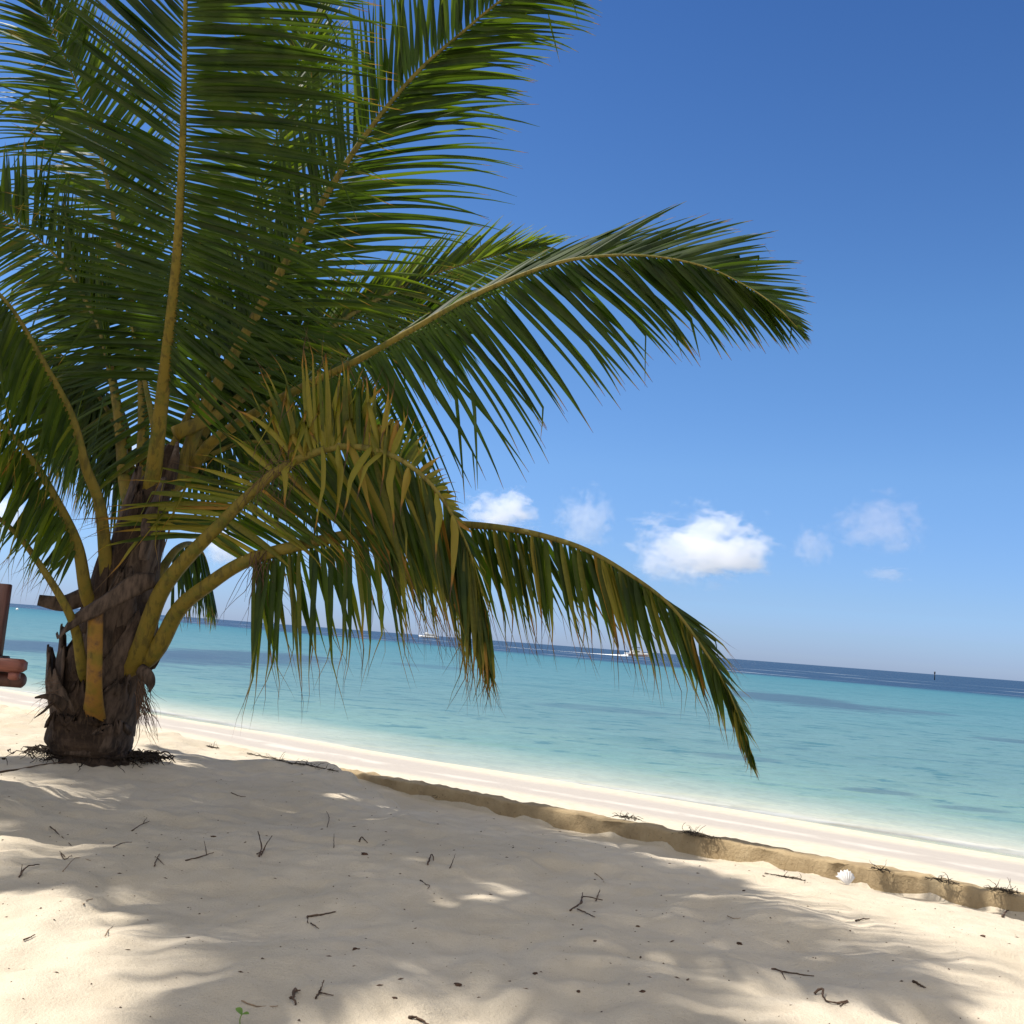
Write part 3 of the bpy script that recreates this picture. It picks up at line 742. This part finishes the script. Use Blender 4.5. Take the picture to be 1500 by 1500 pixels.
fb.build('fibre_strands', M['fibre'], palm)
# matted roots round the foot
def gz0(x, y): return float(height(x, y))
fb = MB()
for k in range(300):
    a = random.choice((random.uniform(-math.pi*1.05, .25), random.gauss(-.5, .4), random.gauss(-2.7, .25), random.gauss(-1.5, .3))); rr = random.uniform(.24, .30)+random.expovariate(14)
    x = PB.x+math.cos(a)*rr; y = PB.y+math.sin(a)*rr*.9
    if random.random() < .35: a = random.uniform(-.9, .3); x = PB.x+.30+random.gauss(0, .05); y = PB.y-.1+random.gauss(0, .08)
    pts = []; d = Vector((math.cos(a+random.gauss(0, .8)), math.sin(a+random.gauss(0, .8)), 0)); p = Vector((x, y, 0)); n = 6; Ls = random.uniform(.04, .17)
    for j in range(n+1):
        pts.append(Vector((p.x, p.y, float(height(p.x, p.y))+.01+.03*math.sin(math.pi*j/n)*random.random()+.02*(1-j/n))))
        d = (d+Vector((random.gauss(0, .5), random.gauss(0, .5), 0))).normalized(); p = p + d*Ls/n
    fb.tube(pts, [random.uniform(.003, .008)*(1-.7*j/n) for j in range(n+1)], 4, cap=False)
for q_ in (-.9, -.6, -.3, 0, .2): fb.tube([Vector((PB.x+math.cos(q_)*e_, PB.y+math.sin(q_)*e_, gz0(PB.x+math.cos(q_)*e_, PB.y+math.sin(q_)*e_)+.004)) for e_ in np.linspace(.24, .44, 7)], .004, 4)
fb.tube([Vector((PB.x+math.cos(q_)*.27, PB.y+math.sin(q_)*.27, gz0(PB.x+math.cos(q_)*.27, PB.y+math.sin(q_)*.27)+.005)) for q_ in np.linspace(-4.2, 1.2, 40)], .006, 4)
fb.build('roots', M['root'], palm)

# ------------------------------------------------------------------ wooden chair at the left edge
cb = at(-60, 1000, 4.9)
chair = empty('wooden_chair', (cb.x, cb.y, float(height(cb.x, cb.y))))
tag(chair, 'dark brown wooden chair cut off by the left edge of the picture, beside the palm', 'chair')
ax = (Vector((1, 0, 0)), Vector((0, 1, 0)), Vector((0, 0, 1)))
b = MB(); p = at(3, 912, 4.9); b.box((p.x-.012, p.y, p.z), .055, .05, .37, ax, .005); b.build('post', M['wood'], chair)
b = MB(); p = at(3, 964, 4.88); b.box((p.x-.02, p.y, p.z), .085, .07, .022, ax, .004); b.build('post_bracket', M['iron'], chair)
b = MB(); p = at(36, 976, 4.85)
b.box((p.x-.6, p.y, p.z), 1.2, .09, .062, ax, .014); b.build('armrest', M['redwood'], chair)
b = MB(); q = at(21, 990, 4.83); b.box((q.x, q.y, q.z), .045, .05, .04, ax, .008); b.build('armrest_bracket', M['redwood'], chair)
b = MB(); q = at(36, 997, 4.9)
b.tube([Vector((q.x-1.15, q.y, q.z)), Vector((q.x-.3, q.y, q.z)), Vector((q.x-.012, q.y, q.z)), Vector((q.x, q.y, q.z))], [.036, .036, .036, .024], 12); b.build('rail', M['wood'], chair)
for dx, dy in ((-.62, 0), (-.62, .6), (-1.1, 0), (-1.1, .6)):
    gx, gy = q.x+dx, q.y+dy; gz = float(height(gx, gy)); b = MB(); hh = q.z-.01-gz
    b.box((gx, gy, gz+hh/2-.01), .06, .06, hh+.02, ax, .006); b.build('leg', M['wood'], chair)
b = MB(); b.box((q.x-.86, q.y+.3, float(height(q.x-.4, q.y+.3))+.42), .54, .62, .04, ax, .008); b.build('seat', M['wood'], chair)

# ------------------------------------------------------------------ boats and marks at sea
def seapt(px, py): 
    p = onplane(px, py, ZW); return p
def boat(name, px, py, length, heading, label, cat, kind):
    p = seapt(px, py); root = empty(name, (p.x, p.y, ZW)); tag(root, label, cat)
    X = Vector((math.cos(heading), math.sin(heading), 0)); Yv = Vector((-X.y, X.x, 0)); Zv = Vector((0, 0, 1))
    def W(a, b_, c): return p + X*a*length + Yv*b_*length + Zv*c*length
    hull = MB(); rings = []
    beam = .13 if kind == 'ferry' else .16; dep = .075 if kind == 'ferry' else .11
    for k in range(15):
        t = k/14; a = t-.5; bw = beam*(1-max(0, (t-.55)/.45)**2.2)*min(1, .85+t*.5); sh = dep*(1+.55*max(0, t-.4)**1.5*2)
        rings.append([W(a+(.03 if t > .99 else 0), bw, sh), W(a, bw*.9, sh*.5), W(a, bw*.55, -.02), W(a, 0, -.04), W(a, -bw*.55, -.02), W(a, -bw*.9, sh*.5), W(a+(.03 if t > .99 else 0), -bw, sh)])
    hull.quadstrip(rings, True, None, True); hull.build('hull', M['white'], root)
    st = MB()
    for s_ in (1, -1):
        st.quadstrip([[W(a-.5, s_*beam*.955*(1-max(0, (a-.55)/.45)**2.2)*min(1, .85+a*.5)+s_*.002, dep*.42), W(a-.5, s_*beam*.985*(1-max(0, (a-.55)/.45)**2.2)*min(1, .85+a*.5)+s_*.003, dep*.6)] for a in np.linspace(.02, .9, 12)])
    st.build('hull_stripe', M['navy'] if kind == 'ferry' else M['red'], root)
    axs = (X, Yv, Zv)
    if kind == 'ferry':
        c = MB(); c.box(W(-.06, 0, dep+.055), .56*length, .2*length, .11*length, axs, .02*length); c.build('cabin', M['white'], root)
        r_ = MB(); r_.box(W(-.04, 0, dep+.12), .64*length, .23*length, .014*length, axs, .003*length); r_.build('cabin_roof', M['white'], root)
        for k in range(7):
            for s_ in (1, -1):
                w_ = MB(); w_.box(W(-.28+k*.073, s_*.1005, dep+.068), .05*length, .004*length, .045*length, axs); w_.build('window', M['glass'], root)
        h_ = MB(); h_.box(W(.12, 0, dep+.155), .12*length, .13*length, .055*length, axs, .012*length); h_.build('wheelhouse', M['white'], root)
        a_ = MB(); a_.tube([W(.02, 0, dep+.12), W(.02, 0, dep+.3)], .004*length, 6); a_.build('mast', M['white'], root)
    else:
        c = MB(); rings = []
        for a, zt in ((-.30, .09), (-.2, .13), (.05, .13), (.18, .06), (.27, .01)):
            rings.append([W(a, .11, dep), W(a, .095, dep+zt), W(a, -.095, dep+zt), W(a, -.11, dep)])
        c.quadstrip(rings, True, None, True); c.build('cabin', M['white'], root)
        r_ = MB(); r_.box(W(-.12, 0, dep+.235), .36*length, .23*length, .02*length, axs, .006*length); r_.build('bimini_top', M['navy'], root)
        for a in (-.27, .03):
            for s_ in (1, -1):
                q_ = MB(); q_.tube([W(a, s_*.09, dep+.1), W(a, s_*.1, dep+.24)], .006*length, 5); q_.build('top_post', M['iron'], root)
        for s_ in (1, -1):
            w_ = MB(); w_.box(W(-.06, s_*.105, dep+.075), .2*length, .006*length, .04*length, axs); w_.build('window', M['glass'], root)
    return root
boat('ferry_boat', 628, 934.6, 15.5, R(168), 'white ferry with a long windowed cabin far out behind the hanging leaves', 'boat', 'ferry')
sp = boat('speed_boat', 934, 961.5, 10.5, R(8), 'white speedboat with a dark canopy running near the horizon', 'boat', 'speed')
wk = MB(); p0 = seapt(920, 961.5); rings = []
for k in range(40):
    a = k*1.0; w = .5+.055*a
    q = p0 + Vector((-a*1.1, a*.10, 0))
    hgt = .6*math.exp(-a/5)+.06*math.exp(-a/16)
    rings.append([q+Vector((0, w, .02)), q+Vector((0, w*.4, hgt*(.8+.4*random.random()))), q+Vector((0, -w*.4, hgt*(.8+.4*random.random()))), q+Vector((0, -w, .02))])
wk.quadstrip(rings); tag(wk.build('boat_wake', M['foam']), 'white foaming wake behind the speedboat', 'wake', kind='stuff')
p = seapt(1369, 996); post = empty('channel_marker', (p.x, p.y, ZW)); tag(post, 'thin dark marker post standing in the sea near the horizon at right', 'marker post')
D_ = p.y
b = MB(); b.tube([p+Vector((0, 0, -.3)), p+Vector((0, 0, D_*12/1500))], [D_*.0005, D_*.0004], 8); b.build('pole', M['iron'], post)
b = MB(); b.tube([p+Vector((0, 0, D_*9/1500)), p+Vector((0, 0, D_*12/1500))], [D_*.0008, D_*.0007], 8); b.build('topmark', M['iron'], post)
p = seapt(25, 893.5); b = MB(); rr = p.y*.0012
b.tube([p+Vector((0, 0, z*rr)) for z in (-.5, 0, .5, 1, 1.4, 1.6)], [rr*.6, rr, rr*1.1, rr*.9, rr*.5, rr*.2], 10)
tag(b.build('buoy', M['white']), 'small white buoy floating far out near the wooden post', 'buoy')

# ------------------------------------------------------------------ things lying on the sand
def gz(x, y): return float(height(x, y))
def twig(px, py, pts, r, label, material='twig', branches=(), name='twig', lift=.006, cat='twig'):
    """pts: bends as pixel offsets on the ground round px,py"""
    mb = MB()
    def run(pl, r0):
        P = []
        for q in pl:
            g = ground(px+q[0], py+q[1]); P.append(g+Vector((0, 0, lift*.6+(q[2]*.55 if len(q) > 2 else 0))))
        S, L = spline(P, max(6, 4*len(P)))
        S = [s+Vector((random.gauss(0, r0*.35), random.gauss(0, r0*.35), abs(random.gauss(0, r0*.3)))) for s in S]
        mb.tube(S, [r0*(1-.55*k/len(S))*random.uniform(.8, 1.25) for k in range(len(S))], 5)
    r = r*.72
    run(pts, r)
    for bq in branches: run(bq, r*.7)
    o = mb.build(name, M[material]); tag(o, label, cat, 'twigs scattered on the sand' if name == 'twig' else None); return o
twig(380, 1248, [(0,8),(2,-2,.03),(-3,-18,.06)], .006, 'small upright branching dark twig in the lit sand right of the palm foot', branches=[[(2,6),(10,-4,.04),(18,-14,.05)],[(-4,4),(8,0,.01)]])
twig(845, 1335, [(-10,0),(5,-6,.02),(10,-14,.03),(36,-14,.005)], .006, 'forked dark twig lying at the centre right of the sand', branches=[[(0,-2),(14,4),(26,10)],[(5,-6,.02),(8,-20,.03)],[(28,-14),(33,-26,.02)]])
twig(85, 1224, [(-12,-12),(0,-2),(20,16)], .004, 'straight dark twig slanting down to the right on the left sand')
twig(38, 1278, [(-10,8),(0,-2,.02),(18,-10)], .005, 'curved dark twig at the left edge of the sand', branches=[[(-8,6),(-6,-6,.02)]])
twig(115, 1262, [(-23,16),(-4,-4),(18,0)], .003, 'thin pale bent twig on the left sand', 'pale')
twig(180, 1238, [(-14,4),(0,-2),(13,-3)], .0035, 'small wavy twig left of the middle of the sand')
twig(295, 1252, [(-24,10),(0,4),(18,-2)], .004, 'long slim twig with a thorn, in front of the palm', branches=[[(8,2),(3,-14,.03)]])
twig(455, 1340, [(-5,4),(12,2),(36,-3)], .005, 'short dark stick lying nearly level on the shaded sand', branches=[[(-5,4),(-4,14)],[(0,14),(12,22)]])
twig(432, 1462, [(0,-10),(-3,2,.01),(2,12)], .007, 'knobbly dark twig near the bottom edge of the sand', branches=[[(-2,-8),(8,-6,.01)],[(-8,2),(0,0)]])
twig(468, 1452, [(-6,12),(0,2),(6,-8,.02)], .004, 'forked twig beside the knobbly one at the bottom', branches=[[(0,4),(20,8)]])
twig(375, 1472, [(-22,-4),(0,4),(32,4)], .003, 'long thin pale twig just above the seedling', 'pale')
twig(1160, 1424, [(-30,-3),(-8,2),(33,8)], .0045, 'long thin brown twig on the right sand', branches=[[(-16,0),(-10,12)]])
twig(1218, 1462, [(-26,-4),(-14,-6,.02),(-8,6),(22,10)], .006, 'dark looped twig with a broad end at bottom right', branches=[[(8,10),(24,6),(12,14)]])
twig(1345, 1443, [(-8,-4),(0,0),(10,6)], .006, 'stubby brown stick alone on the bright right sand')
twig(620, 1295, [(-4,-4),(4,2),(10,4),(6,8)], .004, 'small hooked twig in the middle of the shaded sand')
twig(632, 1262, [(-6,6),(0,-6,.02),(4,0)], .006, 'small dark arched twig chip in mid sand')
twig(663, 1264, [(-4,9),(4,-8,.02)], .003, 'thin straight twig leaning right in mid sand')
twig(489, 1234, [(0,9),(0,-8,.02)], .003, 'thin upright twig stuck in the shaded sand')
twig(480, 1205, [(-1,8),(2,-4,.01),(-2,-14,.01)], .0035, 'bent thin twig above the shaded middle sand')
twig(530, 1232, [(-4,2),(0,-3,.01),(8,4)], .005, 'dark clawed twig in the middle sand')
twig(230, 1262, [(-4,8),(0,-2,.01),(4,-10)], .004, 'small curled twig on sunlit left sand', branches=[[(0,-4),(10,6)]])
twig(95, 1252, [(-6,0),(0,8),(10,2)], .004, 'tiny forked twig on the left sand', branches=[[(0,4),(-8,-4)]])
twig(205, 1212, [(-12,6),(4,-4),(14,-8)], .004, 'small branching twig below the palm foot', branches=[[(4,-4),(10,-12,.01)]])
twig(130, 1322, [(-8,4),(-2,-2),(6,-4)], .0035, 'short pale curl of twig in the bright left sand', 'pale')
twig(158, 1365, [(-4,8),(0,0),(6,-6)], .0035, 'hooked twig in the brightest sand at lower left', 'pale')
twig(45, 1375, [(-10,4),(6,-4)], .004, 'short dark stick at the lower left')
twig(350, 1165, [(-12,-3),(0,2),(10,3)], .004, 'thin wavy twig right of the palm in shade')
twig(612, 1494, [(-14,-2),(0,0),(16,10)], .006, 'dark twig at the bottom edge of the picture')
twig(885, 1290, [(-14,-10),(-4,-2),(0,4)], .003, 'thin pale curved twig upper right of the forked one', 'pale')
twig(1075, 1345, [(-10,-2),(0,2),(10,1)], .003, 'faint short twig on the right sand', 'pale')
twig(1265, 1348, [(-12,2),(0,0),(8,-1)], .005, 'small dark twig on bright sand below the white shell')
twig(20, 1127, [(-40,8),(0,2),(45,-6),(75,-10)], .008, 'dark root-like stick lying left of the palm foot', branches=[[(60,-8),(48,-20,.03)]])
twig(1478, 1338, [(-10,6),(0,0,.02),(10,4)], .007, 'dark stick leaning on the wall at the right edge')
def chip(px, py, s, label, material='bark', name='bark_chip', flat=.5, cat='bark chip'):
    s = s*.75
    g = ground(px, py); mb = MB(); rings = []; n = 9; sd = random.random()*50
    a0 = random.uniform(0, 3)
    for k in range(6):
        f = k/5; rr = s*.8*math.sin(math.pi*(.2+.72*f))*(.8+.5*random.random()); z = s*1.3*flat*(1-math.cos(math.pi*f))*.5
        rings.append([g+Vector((math.cos(a0+2*math.pi*i/n)*rr*(1.0+.9*float(vn(i*2.3+sd, f*2, 51))), math.sin(a0+2*math.pi*i/n)*rr*(.75+.7*float(vn(i*2.7+sd, f*2, 52))), z*1.2-.003)) for i in range(n)])
    mb.quadstrip(rings, True, None, True); o = mb.build(name, M[material]); tag(o, label, cat, 'dark chips scattered on the sand'); return o
chip(533, 1252, .022, 'round dark brown husk chip in the middle of the shaded sand')
chip(670, 1443, .016, 'dark round chip at bottom centre of the sand')
chip(520, 1391, .016, 'angular brown chip below the level stick')
chip(1082, 1383, .018, 'dark crumpled chip on the right shaded sand')
chip(934, 1357, .012, 'small dark chip right of the forked twig')
chip(942, 1452, .011, 'small dark chip low at centre right')
chip(313, 1226, .016, 'dark crumpled chip in front of the palm at right')
chip(872, 1378, .008, 'tiny dark chip between the forked twig and bottom')
chip(578, 1462, .011, 'elongated brown chip near the bottom centre')
chip(785, 1426, .012, 'flat brown chip low in the middle')
chip(848, 1452, .011, 'brown chip at lower right of centre')
chip(1440, 1372, .016, 'pale brown chip on the bright sand at right edge')
chip(99, 1223, .010, 'round dark chip beside the slanting left twig')
chip(472, 1215, .012, 'dark chip near the bent thin twig')
chip(562, 1238, .010, 'small dark chip right of the round husk chip')
chip(1090, 1305, .012, 'dark chip on the sand near the channel bank')

# crumbs of bark and grit: uncountable
fb = MB()
def crumb(g, s):
    b_ = len(fb.v); 
    a = random.uniform(0, 6.28); l = s*random.uniform(1, 3.2)
    X_ = Vector((math.cos(a), math.sin(a), random.uniform(-.2, .3)))*l; Y_ = Vector((-math.sin(a), math.cos(a), 0))*s; Z_ = Vector((0, 0, s*.8))
    for q in (X_, Y_, -X_, -Y_, Z_): fb.v.append(tuple(g+q)); fb.c.append((0, 0, 0))
    for t in ((0, 1, 4), (1, 2, 4), (2, 3, 4), (3, 0, 4)): fb.f.append((b_+t[0], b_+t[1], b_+t[2]))
for k in range(2200):
    D = random.uniform(2.4, 8.5); px = random.uniform(-20, 1520)
    d = ray(px, 1250); x = d.x/d.y*D; y = D
    u_, v_ = uv(x, y)
    if v_ > -.1: continue
    crumb(Vector((x, y, gz(x, y))), random.choice((.0008, .001, .001, .0012, .0015, .002, .002, .003, .0045)))
tag(fb.build('sand_debris', M['twig'], smooth=False), 'scattered crumbs of bark and grit on the sand', 'debris', kind='stuff')

# dry seaweed on the wall and the bank edge
def weed(px, py, w, h_, n, label, z=None, lift=0.0):
    global_pts = []
    mb = MB()
    for j in range(4):
        bb = []
        for i in range(13):
            qx = px+w*(i/6-1)*1.15; qy = py+(qx-px)*.18+random.gauss(0, .8)
            g = ground(qx, qy) if z is None else onplane(qx, qy, z)
            bb.append(g+Vector((0, 0, lift+.003)))
        mb.tube(bb, [random.uniform(.0005, .0014) for _ in bb], 4)
    for k in range(int(n*1.2)):
        gb = random.choice(bb); qx = px+max(-w*1.1, min(w*1.1, random.gauss(0, w*.4))); qy = py + random.gauss(0, 1.5) + (qx-px)*.18
        i_ = max(0, min(11, random.gauss(6, 2.6))); g = bb[int(i_)].lerp(bb[int(i_)+1], i_-int(i_))
        pts = [g.copy()]; d = Vector((random.gauss(0, 1), random.gauss(0, .5), random.uniform(-.2, .9)*h_)).normalized(); L = random.uniform(.02, .085)
        for j in range(5):
            d = (d+Vector((random.gauss(0, .5), random.gauss(0, .4), random.gauss(-.2, .4)))).normalized(); q = pts[-1]+d*L/5
            q.z = max(q.z, g.z-.01); pts.append(q)
        mb.tube(pts, [random.uniform(.0010, .0028)*(1-.6*j/5) for j in range(6)], 4, cap=False)
    tag(mb.build('seaweed', M['weed']), label, 'seaweed', 'dry seaweed along the wall and bank edge')
weed(1017, 1222, 12, 1.2, 55, 'tallest tangle of dry dark seaweed hanging over the wall at mid right', WT+.01)
weed(1040, 1226, 14, .3, 18, 'thin strands of dry seaweed on the wall just right of the tallest tangle', WT+.01)
weed(918, 1198, 16, .8, 40, 'bushy clump of dry seaweed on top of the wall left of the tallest tangle', WT+.01)
weed(590, 1152, 22, .5, 50, 'dark seaweed strip on the bank where the channel begins')
weed(450, 1122, 40, .5, 75, 'long dark line of dry seaweed on the bank edge right of the palm')
weed(392, 1110, 26, .4, 36, 'sparser seaweed on the bank edge nearer the palm')
weed(312, 1095, 8, .5, 22, 'small dark lump of seaweed on the crest just right of the palm')
weed(650, 1166, 20, .4, 32, 'thin seaweed line in the channel below the wall')
weed(1290, 1274, 12, .5, 18, 'small dark seaweed bit on the wall above the white shell', WT+.008)
weed(1470, 1305, 22, .7, 40, 'spiky seaweed row on top of the wall at the right edge', WT+.008)
weed(1380, 1290, 22, .4, 24, 'low seaweed row on the sunlit wall top', WT+.008)
weed(1150, 1285, 26, .2, 26, 'flat seaweed scraps on the channel floor before the shell')

# white fan shell on the bank
py_ = 1290
while uv(*ground(1243, py_)[:2])[1] > -.32 and py_ < 1345: py_ += 2
g0 = ground(1243, py_); mb = MB()
cen = g0 + Vector((0, .02, .0)); rings = []
n = 28
for k in range(9):
    f = k/8; rg = []
    for i in range(n+1):
        a = R(28)+R(124)*i/n; rr = f*.066*(1+.05*math.cos(i*2*math.pi/4))*(1-.10*(abs(i/n-.62) < .05)*f)
        rib = .006*math.cos(i*2*math.pi/4)*f
        rg.append(cen + Vector((math.cos(a)*rr*.78, .03*f*f + rib, math.sin(a)*rr+.0)))
    rings.append(rg)
mb.quadstrip(rings); sh = mb.build('shell', M['shell']); md = sh.modifiers.new('thickness', 'SOLIDIFY'); md.thickness = .003
tag(sh, 'white ribbed fan-shaped shell standing on the bank edge before the wall', 'shell')

# seedling at the bottom edge
g0 = ground(352, 1503); sd = empty('seedling', g0); tag(sd, 'tiny green seedling with two leaves at the bottom edge of the sand', 'seedling')
mb = MB(); S, L = spline([g0, g0+Vector((-.003, 0, .015)), g0+Vector((0, .002, .028))], 8); mb.tube(S, .0014, 5); mb.build('stem', M['sprout'], sd)
for sx, L_, rise in ((-1, .022, 1.0), (1, .026, .15)):
    mb = MB(); rings = []; base = g0+Vector((0, .002, .027))
    for k in range(9):
        f = k/8; c = base+Vector((sx*L_*f*.75, 0, L_*rise*f*(1-.3*f))); w = .011*math.sin(math.pi*min(1, .06+f*.94))**.8
        rings.append([c+Vector((-w*.4*rise, -w, .3*w)), c, c+Vector((w*.4*rise, w, .3*w))])
    mb.quadstrip(rings); mb.build('leaf', M['sprout'], sd)

# ------------------------------------------------------------------ the taller palm left of the picture, whose crown shades the foreground
def tall_palm(foot, crown, fr, label):
    gx, gy = foot
    root = empty('coconut_palm', (gx, gy, gz(gx, gy))); tag(root, label, 'palm tree')
    b_ = MB(); base = Vector((gx, gy, gz(gx, gy)-.1)); top = Vector(crown)
    S, L = spline([base, base.lerp(top, .35)+Vector((-.25, .1, 0)), base.lerp(top, .7)+Vector((-.15, .05, 0)), top], 40)
    b_.tube(S, [.15+.10*math.exp(-k/4)+.006*(k % 2) for k in range(41)], 14); b_.build('trunk', M['trunk'], root)
    for (az, rise, L_) in fr:
        o = Vector((math.cos(az), math.sin(az), 0)); sd_ = Vector((-o.y, o.x, 0))
        S, L = spline([top, top+o*L_*.3+Vector((0, 0, L_*rise*.5)), top+o*L_*.65+Vector((0, 0, L_*rise*.55)), top+o*L_*.95+Vector((0, 0, L_*rise*.1))], 40)
        b_ = MB(); b_.tube(S, [.045*(1-k/42)+.004 for k in range(41)], 6, [(0, k/40, 0) for k in range(41)])
        f_ = b_.build('frond', M['rachis'], root, attr=True); lf = MB()
        for k in range(8, 40):
            for q in (0, .5):
                p_ = S[k].lerp(S[min(40, k+1)], q); T = (S[min(40, k+1)]-S[k-1]).normalized(); pr = (k-8)/32
                for e in (1, -1):
                    d_ = sd_*e + T*(.35+.9*pr) + Vector((random.gauss(0, .08), random.gauss(0, .08), .1))
                    leaflet(lf, p_, d_, .85*(1-.75*pr**2)*random.uniform(.85, 1.1), .05, T, .9, .05, random.random(), .95)
        lf.build('leaflets', M['leaf'], f_, attr=True)
    return root
def crown_over(px, py, hgt):
    q = ground(px, py); return q + sdir*(hgt/sdir.z)
c1 = crown_over(600, 1275, 7.4)
tall_palm((c1.x-1.4, c1.y+2.6), c1, [(R(a), r_, l_) for a, r_, l_ in ((15,.2,1.6),(75,.4,1.4),(150,.25,1.4),(215,.1,1.2),(258,.1,1.8),(296,.1,2.3),(328,.1,2.2))],
    'tall coconut palm left of the picture, seen only by its shade on the sand')
c2 = at(215, 610, 6.5); c2 = c2 + sdir*(5.6/sdir.z)
tall_palm((c2.x-2.6, c2.y+1.2), c2, [(R(a), r_, l_) for a, r_, l_ in ((0,.4,2.2),(38,.2,1.7),(75,.5,1.6),(115,.2,1.7),(165,.1,2.2),(205,.5,2.6),(245,.2,2.7),(285,.5,2.4),(322,.2,2.5),(260,.8,2.0),(225,.8,1.8))],
    'second tall coconut palm outside the picture, shading the young palm')

# ------------------------------------------------------------------ clouds: real vapour, kilometres away
def cloud(px, py, wpx, hpx, label, dens, scale, seed, D=4000, tone=(.60, .61, .67)):
    me = bpy.data.meshes.new('cloud')
    import bmesh
    bm = bmesh.new(); bmesh.ops.create_icosphere(bm, subdivisions=3, radius=1.25); bm.to_mesh(me); bm.free()
    o = bpy.data.objects.new('cloud', me); COL.objects.link(o)
    o.location = at(px, py, D); k = D/FPX/2
    o.scale = (wpx*k*1.15, wpx*k*.8, hpx*k*1.1)
    me.materials.append(m_cloud(dens/(hpx*k), scale, seed, tone)); tag(o, label, 'cloud', 'clouds low over the sea')
    return o
cloud(1030, 805, 232, 135, 'largest white heaped cloud in the right of the sky', 7, 2.0, 1)
cloud(735, 752, 125, 80, 'white puffy cloud just right of the hanging palm leaves', 4.5, 1.8, 2)
cloud(858, 762, 100, 105, 'pale ragged cloud between the puffy one and the largest', 2.6, 1.9, 3)
cloud(1190, 800, 70, 75, 'small faint cloud wisp right of the largest cloud', 1.5, 2.0, 4, tone=(.58, .55, .60))
cloud(1290, 770, 150, 110, 'thin greyish cloud wisp at the right', 1.5, 2.0, 5, tone=(.54, .50, .56))
cloud(1300, 842, 80, 30, 'tiny flat faint cloud low at the right', .55, 2.0, 6, tone=(.55, .52, .57))
cloud(325, 800, 90, 80, 'white cloud seen between the palm petioles', 5, 1.8, 7)
cloud(190, 690, 110, 120, 'white cloud behind the crown of the palm', 5, 1.8, 8)
cloud(5, 755, 90, 90, 'white cloud at the left edge behind the fronds', 5, 1.8, 9)

# ------------------------------------------------------------------ light
ld = bpy.data.lights.new('sun', 'SUN'); ld.energy = 5.0; ld.angle = R(.53); ld.color = (1, .95, .87)
lo_ = bpy.data.objects.new('sun', ld); COL.objects.link(lo_); lo_.rotation_euler = sdir.to_track_quat('Z', 'Y').to_euler(); lo_.location = (0, 0, 30)
w = bpy.data.worlds.new('World'); C.world = w; w.use_nodes = True
nt = w.node_tree; bg = nt.nodes['Background']
sk = nt.nodes.new('ShaderNodeTexSky'); sk.sky_type = 'NISHITA'; sk.sun_disc = False
sk.sun_elevation = SUN_EL; sk.sun_rotation = math.atan2(sdir.x, sdir.y)
sk.air_density = 1.0; sk.dust_density = .2; sk.ozone_density = 4.0; sk.altitude = 0
g = G(nt)
hs = nt.nodes.new('ShaderNodeHueSaturation'); hs.inputs['Saturation'].default_value = 1.12; hs.inputs['Hue'].default_value = .513; nt.links.new(sk.outputs[0], hs.inputs['Color'])
tcw = nt.nodes.new('ShaderNodeTexCoord'); sx = nt.nodes.new('ShaderNodeSeparateXYZ'); nt.links.new(tcw.outputs['Generated'], sx.inputs[0])
tint = g.ramp(g.math('MULTIPLY', sx.outputs[2], 1.6, clamp=True), [(0, (.35, .46, .90)), (.10, (.45, .57, .83)), (.28, (.62, .77, .86)), (.5, (.62, .83, .86)), (.92, (.42, .64, .74))])
sky = g.mix(1.0, hs.outputs[0], tint, 'MULTIPLY')
# warm-white veil added overhead and behind the camera, out of view, to fill shade
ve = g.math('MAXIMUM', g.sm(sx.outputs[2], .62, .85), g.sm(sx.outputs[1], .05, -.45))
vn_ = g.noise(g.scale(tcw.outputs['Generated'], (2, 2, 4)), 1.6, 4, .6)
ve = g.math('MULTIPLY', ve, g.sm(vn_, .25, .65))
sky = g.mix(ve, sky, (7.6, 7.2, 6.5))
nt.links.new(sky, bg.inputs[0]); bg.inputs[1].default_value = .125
C.view_settings.view_transform = 'Standard'; C.view_settings.look = 'None'; C.view_settings.exposure = 0.45; C.view_settings.gamma = 1
cy = C.cycles
cy.use_denoising = True; cy.max_bounces = 14; cy.diffuse_bounces = 4; cy.glossy_bounces = 3; cy.transmission_bounces = 4; cy.volume_bounces = 14; cy.transparent_max_bounces = 12
print('leaflets', LEAFLETS[0])
